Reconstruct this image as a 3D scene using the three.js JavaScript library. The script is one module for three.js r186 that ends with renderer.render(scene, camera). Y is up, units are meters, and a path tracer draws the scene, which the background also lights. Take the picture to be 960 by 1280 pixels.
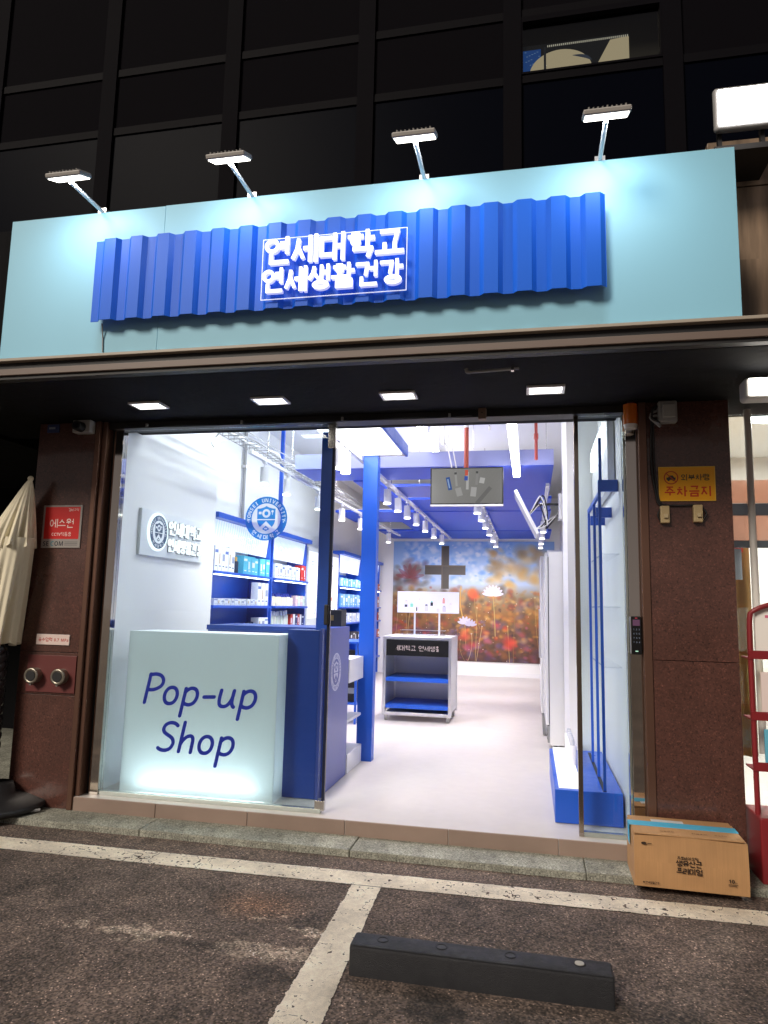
import * as THREE from 'three';
import { RoundedBoxGeometry } from 'three/addons/geometries/RoundedBoxGeometry.js';
import { mergeGeometries, toCreasedNormals } from 'three/addons/utils/BufferGeometryUtils.js';
import { RectAreaLightUniformsLib } from 'three/addons/lights/RectAreaLightUniformsLib.js';

// ------------------------------------------------------------------ camera, sky, street light, exposure
const scene = new THREE.Scene();
const camera = new THREE.PerspectiveCamera(72.45, 768 / 1024, 0.05, 200);
camera.rotation.order = 'YXZ';
camera.position.set(0, 1.4, 4.25);
camera.rotation.set(0.13321, 0.20752, 0.02246, 'YXZ');

const renderer = new THREE.WebGLRenderer({ antialias: true });
renderer.setSize(768, 1024);
renderer.toneMapping = THREE.LinearToneMapping;
renderer.toneMappingExposure = 1.1;
renderer.shadowMap.enabled = true;
RectAreaLightUniformsLib.init();

{ // night sky over a lit town: dim, a little warmer towards the horizon
  const w = 64, h = 32, d = new Float32Array(w * h * 4);
  for (let j = 0; j < h; j++) for (let i = 0; i < w; i++) {
    const el = ((j + 0.5) / h - 0.5) * Math.PI, k = Math.exp(-Math.max(0, el) * 2.2);
    const o = (j * w + i) * 4;
    d[o] = 0.05 + 0.17 * k; d[o + 1] = 0.05 + 0.14 * k; d[o + 2] = 0.06 + 0.115 * k; d[o + 3] = 1;
  }
  const t = new THREE.DataTexture(d, w, h, THREE.RGBAFormat, THREE.FloatType);
  t.mapping = THREE.EquirectangularReflectionMapping; t.magFilter = THREE.LinearFilter; t.needsUpdate = true;
  scene.background = t; scene.environment = t;
}
const sun = new THREE.DirectionalLight(new THREE.Color(1, 0.89, 0.76), 2.5); // the street lighting behind the camera
sun.position.set(-5.6, 6.3, 8.6); sun.target.position.set(-0.8, 0, 0);
sun.shadow.radius = 34; sun.castShadow = true;
sun.shadow.camera.left = -8; sun.shadow.camera.right = 8; sun.shadow.camera.top = 8; sun.shadow.camera.bottom = -8; sun.shadow.camera.far = 40;
scene.add(sun, sun.target);

// ------------------------------------------------------------------ helpers
let seed = 7;
const rnd = () => { seed = (seed * 1664525 + 1013904223) >>> 0; return seed / 4294967296; };
const rr = (a, b) => a + (b - a) * rnd();
const used = {};
function numbered(n) { const k = (used[n] = (used[n] ?? -1) + 1); return k ? n + '_' + String(k).padStart(3, '0') : n; }
const lin = (r, g, b) => new THREE.Color().setRGB(r, g, b);
function M(color, rough = 0.6, extra = {}) {
  return new THREE.MeshStandardMaterial({ color: color.isColor ? color : new THREE.Color(color), roughness: rough, ...extra });
}
function P(color, rough = 0.6, extra = {}) {
  return new THREE.MeshPhysicalMaterial({ color: color.isColor ? color : new THREE.Color(color), roughness: rough, ...extra });
}
function glow(r, g, b, k) { return new THREE.MeshStandardMaterial({ color: 0x111111, roughness: 0.5, emissive: lin(r, g, b), emissiveIntensity: k }); }
// box from extents; uv in metres
function bx(x0, x1, y0, y1, z0, z1, bevel = 0) {
  const w = x1 - x0, h = y1 - y0, d = z1 - z0;
  const g = bevel ? new RoundedBoxGeometry(w, h, d, 2, Math.min(bevel, w / 2.1, h / 2.1, d / 2.1)) : new THREE.BoxGeometry(w, h, d);
  g.translate((x0 + x1) / 2, (y0 + y1) / 2, (z0 + z1) / 2);
  return bevel ? (metric(g)) : metric(g);
}
function metric(g) {
  const p = g.attributes.position, n = g.attributes.normal, uv = new Float32Array(p.count * 2);
  for (let i = 0; i < p.count; i++) {
    const ax = Math.abs(n.getX(i)), ay = Math.abs(n.getY(i)), az = Math.abs(n.getZ(i));
    let u, v;
    if (ay >= ax && ay >= az) { u = p.getX(i); v = -p.getZ(i); } else if (ax >= az) { u = p.getZ(i); v = p.getY(i); } else { u = p.getX(i); v = p.getY(i); }
    uv[i * 2] = u; uv[i * 2 + 1] = v;
  }
  g.setAttribute('uv', new THREE.BufferAttribute(uv, 2));
  return g;
}
function plane(x0, x1, y0, y1, z) { // upright sheet facing +z with uv 0..1
  const g = new THREE.PlaneGeometry(x1 - x0, y1 - y0); g.translate((x0 + x1) / 2, (y0 + y1) / 2, z); return g;
}
function cyl(r0, r1, h, x, y, z, axis = 'y', seg = 20) {
  const g = new THREE.CylinderGeometry(r0, r1, h, seg);
  if (axis === 'x') g.rotateZ(Math.PI / 2); if (axis === 'z') g.rotateX(Math.PI / 2);
  g.translate(x, y, z); return g;
}
const V = (x, y, z) => new THREE.Vector3(x, y, z);
function tube(pts, r, seg = 24, rad = 8, smooth = true) {
  const v = pts.map((p) => V(...p));
  let c;
  if (smooth) c = new THREE.CatmullRomCurve3(v, false, 'catmullrom', 0.3);
  else { c = new THREE.CurvePath(); for (let i = 1; i < v.length; i++) c.add(new THREE.LineCurve3(v[i - 1], v[i])); }
  return new THREE.TubeGeometry(c, seg, r, rad, false);
}
function merge(a) { return mergeGeometries(a.map((g) => (g.index ? g.toNonIndexed() : g)).map((g) => { for (const k of Object.keys(g.attributes)) if (!['position', 'normal', 'uv'].includes(k)) g.deleteAttribute(k); return g; })); }
function thing(name, label, category, [x, y, z] = [0, 0, 0], group) {
  const o = new THREE.Group(); o.name = numbered(name); o.position.set(x, y, z); scene.add(o);
  o.userData = { label, category }; if (group) o.userData.group = group;
  return o;
}
const root = (o) => { while (o.parent && o.parent !== scene) o = o.parent; return o; };
function part(t, name, geo, m, label) { // geometry given in the scene's own coordinates
  const o = new THREE.Mesh(geo, m); o.name = name; o.castShadow = o.receiveShadow = true;
  const r = root(t).position; geo.translate(-r.x, -r.y, -r.z);
  t.add(o); if (label) o.userData.label = label;
  return o;
}
function local(t, name, geo, m) { const o = new THREE.Mesh(geo, m); o.name = name; o.castShadow = o.receiveShadow = true; t.add(o); return o; }
function struct(name, geo, m) { const o = new THREE.Mesh(geo, m); o.name = numbered(name); o.castShadow = o.receiveShadow = true; o.userData.kind = 'structure'; scene.add(o); return o; }
function copy(src, label, [x, y, z]) {
  const o = src.clone(); o.name = numbered(src.name.replace(/_\d{3}$/, '')); o.userData = { ...src.userData, label }; o.position.set(x, y, z); scene.add(o); return o;
}
function rectLight(parent, w, h, [x, y, z], to, color, I) {
  const l = new THREE.RectAreaLight(color, I, w, h); const r = parent === scene ? V(0, 0, 0) : root(parent).position;
  l.position.set(x, y, z); l.lookAt(V(...to)); l.position.sub(r); parent.add(l); return l;
}
// ------------------------------------------------------------------ noise and canvas textures
function hash(x, y, s) { let h = (x * 374761393 + y * 668265263 + s * 1442695041) | 0; h = Math.imul(h ^ (h >>> 13), 1274126177); return ((h ^ (h >>> 16)) >>> 0) / 4294967296; }
function vnoise(x, y, per, s) {
  const ix = Math.floor(x), iy = Math.floor(y), fx = x - ix, fy = y - iy, u = fx * fx * (3 - 2 * fx), v = fy * fy * (3 - 2 * fy);
  const m = (a) => ((a % per) + per) % per;
  const a = hash(m(ix), m(iy), s), b = hash(m(ix + 1), m(iy), s), c = hash(m(ix), m(iy + 1), s), d = hash(m(ix + 1), m(iy + 1), s);
  return a + (b - a) * u + (c - a) * v + (a - b - c + d) * u * v;
}
function fbm(x, y, per, oct, s) { let t = 0, a = 0.5, w = 0; for (let i = 0; i < oct; i++) { t += a * vnoise(x, y, per, s + i); w += a; a *= 0.5; x *= 2; y *= 2; per *= 2; } return t / w; }
function dataTex(n, fn, srgb = true) {
  const d = new Uint8Array(n * n * 4);
  for (let j = 0; j < n; j++) for (let i = 0; i < n; i++) { const c = fn(i / n, j / n, i, j), o = (j * n + i) * 4; d[o] = c[0]; d[o + 1] = c[1]; d[o + 2] = c[2]; d[o + 3] = 255; }
  const t = new THREE.DataTexture(d, n, n); t.wrapS = t.wrapT = THREE.RepeatWrapping; t.magFilter = THREE.LinearFilter; t.minFilter = THREE.LinearMipmapLinearFilter; t.generateMipmaps = true;
  if (srgb) t.colorSpace = THREE.SRGBColorSpace; t.needsUpdate = true; return t;
}
function repeat(t, x, y) { const c = t.clone(); c.repeat.set(x, y ?? x); c.needsUpdate = true; return c; }
function canvasTex(w, h, draw, srgb = true) {
  const c = document.createElement('canvas'); c.width = w; c.height = h; const g = c.getContext('2d'); draw(g, w, h);
  const t = new THREE.CanvasTexture(c); if (srgb) t.colorSpace = THREE.SRGBColorSpace; t.anisotropy = 8; return t;
}
// ------------------------------------------------------------------ Hangul from strokes (no font has it)
const JL = 'ㄱ,ㄲ,ㄴ,ㄷ,ㄸ,ㄹ,ㅁ,ㅂ,ㅃ,ㅅ,ㅆ,ㅇ,ㅈ,ㅉ,ㅊ,ㅋ,ㅌ,ㅍ,ㅎ'.split(',');
const JV = 'ㅏ,ㅐ,ㅑ,ㅒ,ㅓ,ㅔ,ㅕ,ㅖ,ㅗ,ㅘ,ㅙ,ㅚ,ㅛ,ㅜ,ㅝ,ㅞ,ㅟ,ㅠ,ㅡ,ㅢ,ㅣ'.split(',');
const JT = ',ㄱ,ㄲ,ㄳ,ㄴ,ㄵ,ㄶ,ㄷ,ㄹ,ㄺ,ㄻ,ㄼ,ㄽ,ㄾ,ㄿ,ㅀ,ㅁ,ㅂ,ㅄ,ㅅ,ㅆ,ㅇ,ㅈ,ㅊ,ㅋ,ㅌ,ㅍ,ㅎ'.split(',');
const C = { // strokes in a unit box, y down; ['o', cx, cy, r] is a ring
  'ㄱ': [[[0, 0], [1, 0], [0.85, 1]]], 'ㄴ': [[[0, 0], [0, 1], [1, 1]]], 'ㄷ': [[[1, 0], [0, 0], [0, 1], [1, 1]]],
  'ㄹ': [[[0, 0], [1, 0], [1, 0.5], [0, 0.5], [0, 1], [1, 1]]], 'ㅁ': [[[0, 0], [1, 0], [1, 1], [0, 1], [0, 0]]],
  'ㅂ': [[[0, 0], [0, 1], [1, 1], [1, 0]], [[0, 0.5], [1, 0.5]]], 'ㅅ': [[[0.52, 0], [0.4, 0.5], [0, 1]], [[0.48, 0.35], [1, 1]]],
  'ㅇ': [['o', 0.5, 0.5, 0.5]], 'ㅈ': [[[0, 0], [1, 0]], [[0.5, 0], [0.4, 0.5], [0, 1]], [[0.48, 0.4], [1, 1]]],
  'ㅊ': [[[0.32, 0], [0.68, 0]], [[0, 0.27], [1, 0.27]], [[0.5, 0.27], [0.4, 0.6], [0, 1]], [[0.48, 0.5], [1, 1]]],
  'ㅌ': [[[1, 0], [0, 0], [0, 1], [1, 1]], [[0, 0.5], [1, 0.5]]],
  'ㅍ': [[[0, 0], [1, 0]], [[0.28, 0], [0.28, 1]], [[0.72, 0], [0.72, 1]], [[0, 1], [1, 1]]],
  'ㅎ': [[[0.3, 0], [0.7, 0]], [[0, 0.28], [1, 0.28]], ['o', 0.5, 0.74, 0.27]],
};
const VV = { 'ㅏ': [[[0.3, 0], [0.3, 1]], [[0.3, 0.48], [0.95, 0.48]]], 'ㅓ': [[[0.75, 0], [0.75, 1]], [[0.1, 0.48], [0.75, 0.48]]], 'ㅣ': [[[0.5, 0], [0.5, 1]]],
  'ㅕ': [[[0.75, 0], [0.75, 1]], [[0.1, 0.34], [0.75, 0.34]], [[0.1, 0.64], [0.75, 0.64]]], 'ㅑ': [[[0.3, 0], [0.3, 1]], [[0.3, 0.34], [0.95, 0.34]], [[0.3, 0.64], [0.95, 0.64]]],
  'ㅔ': [[[0.45, 0.03], [0.45, 0.97]], [[0.95, 0], [0.95, 1]], [[0, 0.48], [0.45, 0.48]]], 'ㅐ': [[[0.15, 0.03], [0.15, 0.97]], [[0.85, 0], [0.85, 1]], [[0.15, 0.48], [0.85, 0.48]]] };
const VH = { 'ㅗ': [[[0.5, 0], [0.5, 1]], [[0, 1], [1, 1]]], 'ㅛ': [[[0.3, 0], [0.3, 1]], [[0.7, 0], [0.7, 1]], [[0, 1], [1, 1]]], 'ㅜ': [[[0, 0], [1, 0]], [[0.5, 0], [0.5, 1]]],
  'ㅠ': [[[0, 0], [1, 0]], [[0.3, 0], [0.3, 1]], [[0.7, 0], [0.7, 1]]], 'ㅡ': [[[0, 0.5], [1, 0.5]]] };
const VC = { 'ㅘ': ['ㅗ', 'ㅏ'], 'ㅚ': ['ㅗ', 'ㅣ'], 'ㅝ': ['ㅜ', 'ㅓ'], 'ㅟ': ['ㅜ', 'ㅣ'], 'ㅢ': ['ㅡ', 'ㅣ'] };
function syllable(ch) { // strokes inside 0..1 x 0..1
  const c = ch.charCodeAt(0) - 0xac00, L = JL[Math.floor(c / 588)], Vw = JV[Math.floor((c % 588) / 28)], T = JT[c % 28], out = [];
  const put = (glyph, x0, y0, x1, y1) => { for (const s of glyph) {
    if (s[0] === 'o') out.push(['o', x0 + s[1] * (x1 - x0), y0 + s[2] * (y1 - y0), s[3] * (x1 - x0), s[3] * (y1 - y0)]);
    else out.push(s.map(([a, b]) => [x0 + a * (x1 - x0), y0 + b * (y1 - y0)])); } };
  if (VV[Vw]) {
    const wide = 'ㅔㅐ'.includes(Vw), cx = wide ? 0.42 : 0.52;
    if (T) { put(C[L], 0.06, 0.06, cx, 0.5); put(VV[Vw], wide ? 0.54 : 0.66, 0, 0.98, 0.56); put(C[T], 0.26, 0.7, 0.9, 0.97); }
    else { put(C[L], 0.06, 0.14, cx, 0.82); put(VV[Vw], wide ? 0.52 : 0.67, 0, 0.98, 1); }
  } else if (VH[Vw]) {
    if (T) { put(C[L], 0.2, 0.03, 0.8, 0.32); put(VH[Vw], 0.04, 0.42, 0.96, 0.56); put(C[T], 0.2, 0.7, 0.82, 0.97); }
    else { put(C[L], 0.2, 0.08, 0.8, 0.46); put(VH[Vw], 0.02, 0.6, 0.98, 0.9); }
  } else {
    const [h, v] = VC[Vw];
    if (T) { put(C[L], 0.12, 0.03, 0.55, 0.3); put(VH[h], 0.04, 0.4, 0.62, 0.55); put(VV[v], 0.68, 0, 0.98, 0.62); put(C[T], 0.24, 0.72, 0.88, 0.97); }
    else { put(C[L], 0.1, 0.1, 0.56, 0.48); put(VH[h], 0.02, 0.62, 0.64, 0.86); put(VV[v], 0.68, 0, 0.98, 1); }
  }
  return out;
}
const isHangul = (ch) => ch >= '가' && ch <= '힣';
function writeText(g, str, x, y, size, weight, color, adv = 1.02) { // Hangul (and Latin by font) on a canvas; x,y = top left
  g.strokeStyle = color; g.fillStyle = color; g.lineWidth = size * weight; g.lineJoin = 'miter'; g.lineCap = 'butt';
  for (const ch of str) {
    if (ch === ' ') { x += size * 0.45; continue; }
    if (!isHangul(ch)) { g.font = `bold ${size * 1.05}px sans-serif`; g.textBaseline = 'alphabetic'; g.fillText(ch, x, y + size * 0.92); x += g.measureText(ch).width * 1.04; continue; }
    for (const s of syllable(ch)) {
      g.beginPath();
      if (s[0] === 'o') g.ellipse(x + s[1] * size, y + s[2] * size, s[3] * size, s[4] * size, 0, 0, 7);
      else s.forEach(([a, b], i) => (i ? g.lineTo(x + a * size, y + b * size) : g.moveTo(x + a * size, y + b * size)));
      g.stroke();
    }
    x += size * adv;
  }
  return x;
}
function solidLetter(ch, w, h, d, t) { // raised letter with its lower left front corner at 0,0, back at z = 0
  const gs = []; let k = 0;
  for (const s of syllable(ch)) {
    const dd = d + 0.0004 * k++;
    if (s[0] === 'o') {
      const rx = s[3] * w, ry = s[4] * h, sh = new THREE.Shape(); sh.absellipse(s[1] * w, (1 - s[2]) * h, rx + t / 2, ry + t / 2, 0, 2 * Math.PI);
      const ho = new THREE.Path(); ho.absellipse(s[1] * w, (1 - s[2]) * h, Math.max(0.004, rx - t / 2), Math.max(0.004, ry - t / 2), 0, 2 * Math.PI, true); sh.holes.push(ho);
      gs.push(new THREE.ExtrudeGeometry(sh, { depth: dd, bevelEnabled: false, curveSegments: 14 }));
    } else for (let i = 1; i < s.length; i++) {
      const [ax, ay] = [s[i - 1][0] * w, (1 - s[i - 1][1]) * h], [bx_, by] = [s[i][0] * w, (1 - s[i][1]) * h], L = Math.hypot(bx_ - ax, by - ay);
      const b = new THREE.BoxGeometry(L + t * 0.98, t, dd + 0.0002 * i); b.rotateZ(Math.atan2(by - ay, bx_ - ax)); b.translate((ax + bx_) / 2, (ay + by) / 2, dd / 2); gs.push(b);
    }
  }
  return merge(gs);
}
// ------------------------------------------------------------------ surface textures
const speck = (base, amp, dark, light) => (u, v) => {
  const n = fbm(u * 6, v * 6, 6, 4, 11), f = 0.5 * hash(Math.floor(u * 150), Math.floor(v * 150), 3) + 0.5 * vnoise(u * 110, v * 110, 110, 6), m = fbm(u * 90, v * 90, 90, 2, 5);
  let k = 1 + (n - 0.5) * amp + (m - 0.5) * amp * 1.4; if (f < 0.24) k *= dark; if (f > 0.8) k *= light;
  return base.map((c) => Math.max(0, Math.min(255, c * k)));
};
const T_red = dataTex(512, speck([84, 54, 47], 0.2, 0.72, 1.3));
const T_granite = dataTex(512, speck([150, 150, 138], 0.4, 0.6, 1.25));
const T_tile = dataTex(256, (u, v) => { const n = fbm(u * 5, v * 5, 5, 4, 3), k = 0.92 + 0.16 * n; return [160 * k, 140 * k, 129 * k]; });
const T_floor = dataTex(512, (u, v) => { const n = fbm(u * 4, v * 4, 4, 5, 21), m = fbm(u * 40, v * 40, 40, 2, 9), k = 0.95 + 0.06 * n + 0.03 * m; return [204 * k, 199 * k, 196 * k]; });
const T_smudge = dataTex(512, (u, v) => { const n = fbm(u * 5, v * 5, 5, 5, 31), m = fbm(u * 30, v * 30, 30, 2, 77), k = 90 + 110 * n + 30 * m; return [k, k, k]; }, false);
const T_plaster = dataTex(256, (u, v) => { const n = fbm(u * 8, v * 8, 8, 5, 41), k = 120 + 70 * n; return [k, k, k]; }, false);
const T_wood = dataTex(512, (u, v) => { const n = fbm(u * 3, v * 14, 3, 1, 1) * 0 + fbm(u * 18, v * 2, 18, 5, 51), k = 0.6 + 0.8 * n; return [150 * k, 132 * k, 112 * k]; });
const T_card = dataTex(512, (u, v) => { const n = fbm(u * 4, v * 4, 4, 5, 61), s = vnoise(u * 128, v * 3, 128, 8), k = 0.9 + 0.14 * n + 0.05 * s; return [196 * k, 154 * k, 108 * k]; });
const AS = 5.0, AX = -3.7, AZ = 0.2; // asphalt texture: 5 m square, one repeat over all that is in view
const stains = [[-1.7, 1.34, 0.22, 0.045, 1.4, 1], [-1.05, 1.36, 0.2, 0.06, 1.3, 1], [-1.4, 1.37, 0.3, 0.035, 0.62, 0], [-2.3, 1.75, 0.25, 0.1, 0.45, 0], [-0.95, 1.15, 0.06, 0.04, 1.5, 1], [-1.15, 1.08, 0.06, 0.03, 1.45, 1], [-0.2, 1.62, 0.5, 0.07, 0.62, 0], [-0.35, 1.55, 0.12, 0.2, 0.55, 0], [-1.0, 1.55, 0.15, 0.12, 0.6, 0]];
const T_asph = dataTex(2048, (u, v, i, j) => {
  const x = AX + u * AS, z = AZ + (1 - v) * AS;
  const f = hash(i >> 1, j >> 1, 4), g = vnoise(u * 700, v * 700, 700, 2), n = fbm(u * 7, v * 7, 7, 5, 12), b = fbm(u * 40, v * 40, 40, 3, 19);
  let k = 0.55 + 0.55 * n + 0.75 * (g - 0.5) + 0.4 * (b - 0.5);
  if (f > 0.975) k *= 1.8; else if (f < 0.08) k *= 0.5;
  let r = 106, gg = 91, bb = 82, mixr = 0;
  for (const [sx, sz, ax, az, m, rag] of stains) {
    const dx = (x - sx) / ax, dz = (z - sz) / az, q = 1.15 - Math.sqrt(dx * dx + dz * dz) + (fbm(u * 90, v * 90, 90, 4, 33) - 0.5) * (rag ? 3.2 : 1.4);
    const w = Math.max(0, Math.min(1, q * (rag ? 3 : 0.9))); k *= 1 + (m - 1) * w; if (rag) mixr = Math.max(mixr, w);
  }
  const ru = Math.max(0, 1 - Math.hypot((x + 1.25) / 0.28, (z - 0.95) / 0.2)); r += 30 * ru; gg += 12 * ru;
  if (mixr) { r += (125 - r) * mixr * 0.5; gg += (115 - gg) * mixr * 0.5; bb += (102 - bb) * mixr * 0.5; }
  return [Math.min(255, r * k), Math.min(255, gg * k), Math.min(255, bb * k)];
});
const T_asphB = dataTex(1024, (u, v, i, j) => { const g = vnoise(u * 620, v * 620, 620, 2), f = hash(i, j, 4), b = fbm(u * 30, v * 30, 30, 3, 19), k = 255 * (0.45 * g + 0.25 * f + 0.3 * b); return [k, k, k]; }, false);
// ------------------------------------------------------------------ materials
const white = M(lin(0.8, 0.8, 0.8), 0.55, { bumpMap: repeat(T_plaster, 1), bumpScale: 0.0008 });
const whiteGloss = M(lin(0.8, 0.8, 0.82), 0.25);
const blue = M(lin(0.014, 0.095, 0.56), 0.32, { roughnessMap: repeat(T_smudge, 1.5) });
blue.roughness = 0.6;
const blueDeep = M(lin(0.008, 0.045, 0.3), 0.35), backBlue = M(lin(0.02, 0.14, 0.72), 0.35);
const blueCeil = P(lin(0.03, 0.085, 0.58), 0.4, { specularIntensity: 0.5 });
const steel = M(lin(0.6, 0.58, 0.56), 0.22, { metalness: 1 });
const mirrorSteel = M(lin(0.62, 0.57, 0.52), 0.06, { metalness: 1 });
const alu = M(lin(0.72, 0.72, 0.74), 0.34, { metalness: 1 });
const brownMetal = M(lin(0.2, 0.11, 0.08), 0.35, { metalness: 0.75, bumpMap: repeat(T_smudge, 2), bumpScale: 0.001 });
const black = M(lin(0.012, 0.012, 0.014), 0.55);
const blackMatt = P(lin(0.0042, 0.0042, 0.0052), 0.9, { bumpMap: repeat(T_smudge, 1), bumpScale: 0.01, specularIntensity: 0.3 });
const greyPlastic = M(lin(0.3, 0.3, 0.3), 0.55);
const clearGlass = P(lin(0.86, 0.92, 0.925), 0.0, { transmission: 1, thickness: 0, ior: 1.45 });
const acrylic = P(lin(0.95, 0.97, 1), 0.02, { transmission: 1, thickness: 0, ior: 1.3 });
const stoneRed = P(lin(1, 1, 1), 0.22, { clearcoat: 0.6, clearcoatRoughness: 0.08, map: repeat(T_red, 1.3), roughnessMap: repeat(T_smudge, 0.8), bumpMap: repeat(T_smudge, 1.1), bumpScale: 0.0006 });
stoneRed.roughness = 0.5;
const granite = M(lin(0.9, 0.9, 0.9), 0.75, { map: repeat(T_granite, 1.6), bumpMap: repeat(T_asphB, 1), bumpScale: 0.002 });
const tileMat = M(lin(0.8, 0.78, 0.76), 0.5, { map: repeat(T_tile, 0.9) });
const floorMat = M(lin(1, 1, 1), 0.34, { map: repeat(T_floor, 0.45) });
const asphalt = M(lin(1, 1, 1), 0.92, { map: T_asph, bumpMap: T_asphB, bumpScale: 0.012 });
const skyBlue = M(lin(0.26, 0.56, 0.72), 0.55, { bumpMap: repeat(T_smudge, 0.6), bumpScale: 0.0015 });
const corr = P(lin(0.01, 0.12, 0.66), 0.45, { specularIntensity: 0.4 });
const darkWall = P(lin(0.0042, 0.0037, 0.0052), 0.8, { specularIntensity: 0.05, bumpMap: repeat(T_smudge, 0.7), bumpScale: 0.004 });
const darkGlass = P(lin(0.002, 0.0026, 0.0055), 0.35, { specularIntensity: 0.02 });
const mullMat = P(lin(0.0046, 0.0041, 0.0058), 0.7, { specularIntensity: 0.06 });
const LEDstrip = glow(1, 0.98, 1, 12);
const LEDw = glow(1, 0.96, 0.88, 6);

// ------------------------------------------------------------------ the ground
{
  const g = new THREE.PlaneGeometry(120, 120); g.rotateX(-Math.PI / 2); g.translate(0, 0, 30.23);
  const p = g.attributes.position, uv = g.attributes.uv; for (let i = 0; i < p.count; i++) uv.setXY(i, (p.getX(i) - AX) / AS, 1 - (p.getZ(i) - AZ) / AS);
  struct('ground', g, asphalt);
  struct('subsoil', bx(-60, 60, -0.4, -0.01, -40, 0.2), blackMatt);
}
function paintTex(w, h, s, mw, mh) { // worn road paint: cracks, chips and ragged edges are holes
  const d = new Uint8Array(w * h * 4);
  for (let j = 0; j < h; j++) for (let i = 0; i < w; i++) {
    const x = (i / w) * mw, y = (j / h) * mh, o = (j * w + i) * 4;
    const n = fbm(x * 6, y * 6, 4096, 5, s), g = hash(i, j, s), c = fbm(x * 9 + 40, y * 9, 4096, 3, s + 9), m = fbm(x * 55, y * 55, 4096, 2, s + 3), br = fbm(x * 1.6, y * 1.6, 4096, 3, s + 21);
    const e = Math.min(y, mh - y) - 0.002 - 0.008 * fbm(x * 30, y < mh / 2 ? 1 : 7, 4096, 3, s + 4);
    const crack = Math.abs(c - 0.5) < 0.0055 * Math.max(0, br * 3 - 0.9), chip = m + 0.12 * g > 0.86 - 0.12 * (br - 0.5);
    const k = 0.84 + 0.22 * (n - 0.5) * 2 * 0.6 + 0.1 * (g - 0.5) + 0.12 * (m - 0.5);
    d[o] = Math.min(255, 286 * k); d[o + 1] = Math.min(250, 271 * k); d[o + 2] = Math.min(240, 247 * k); d[o + 3] = e < 0 || crack || chip ? 0 : 255;
  }
  const t = new THREE.DataTexture(d, w, h); t.magFilter = THREE.LinearFilter; t.colorSpace = THREE.SRGBColorSpace; t.needsUpdate = true; return t;
}
function roadLine(name, a, b, c, d, s, w, h) { // four corners (x, z)
  const g = new THREE.BufferGeometry(); const pos = []; for (const [x, z] of [a, b, c, d]) pos.push(x, 0.004, z);
  g.setAttribute('position', new THREE.Float32BufferAttribute(pos, 3)); g.setAttribute('normal', new THREE.Float32BufferAttribute([0, 1, 0, 0, 1, 0, 0, 1, 0, 0, 1, 0], 3));
  g.setAttribute('uv', new THREE.Float32BufferAttribute([0, 0, 1, 0, 1, 1, 0, 1], 2)); g.setIndex([0, 1, 2, 0, 2, 3]);
  const m = struct(name, g, M(lin(1, 1, 1), 0.8, { map: paintTex(w, h, s, Math.hypot(a[0] - b[0], a[1] - b[1]), Math.hypot(b[0] - c[0], b[1] - c[1])), alphaTest: 0.5, bumpMap: T_asphB, bumpScale: 0.004 }));
  return m;
}
roadLine('parking_line', [-4.4, 0.66], [2.4, 0.575], [2.4, 0.395], [-4.4, 0.47], 5, 2048, 64);
roadLine('parking_line', [-0.62, 3.6], [-0.733, 0.6125], [-0.893, 0.6145], [-0.853, 3.6], 17, 1024, 72);
// kerb of granite pieces, and the shop's threshold of tiles
{
  const k = thing('granite_kerb', 'low grey granite kerb along the shop front, under the threshold', 'kerb', [-1, 0, 0]); delete k.userData.category; delete k.userData.label; k.userData.kind = 'structure';
  let x = -3.55; for (const w of [1.25, 1.3, 1.28, 1.2, 1.3]) { part(k, 'kerb_stone', bx(x + 0.002, x + w - 0.002, -0.2, 0.04 + rr(-0.002, 0.002), -0.45, 0.23 + rr(-0.004, 0.004), 0.006), granite); x += w; }
}
{
  const f = new THREE.Group(); f.name = 'shop_threshold'; f.userData.kind = 'structure'; scene.add(f);
  for (let i = 0; i < 6; i++) { const x0 = -2.95 + i * 0.62, x1 = Math.min(0.66, x0 + 0.617); part(f, 'tile', bx(x0, x1, 0.03, 0.1235, -0.2, 0.0 + rr(-0.001, 0.001), 0.004), tileMat); }
}
struct('shop_floor', bx(-3.17, 0.9, 0.0, 0.125, -9.5, -0.006), floorMat);
struct('passage_ground', bx(-8, -3.552, -0.2, 0.03, -6, 0.2), granite);
struct('pavement', bx(2.79, 8, -0.2, 0.03, -0.3, 0.22), granite);

// ------------------------------------------------------------------ the shop's room
struct('wall', bx(-3.4, -2.85, 0.125, 3.5, -1.72, -0.16), white);
struct('wall', bx(-3.4, -3.17, 0.0, 3.5, -9.6, -1.72), white);
struct('wall', bx(0.55, 0.7, 0.0, 3.5, -9.6, -0.16), white);
struct('wall', bx(-3.4, 0.7, 0.0, 3.5, -9.6, -9.33), white);
struct('wall', bx(0.3, 0.55, 0.125, 3.5, -2.5, -1.62), white);
struct('ceiling', bx(-3.4, 0.7, 3.5, 3.65, -9.6, -0.1), white);
struct('baseboard', bx(-2.85, 0.55, 0.125, 0.2, -9.33, -9.318), whiteGloss);

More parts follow.
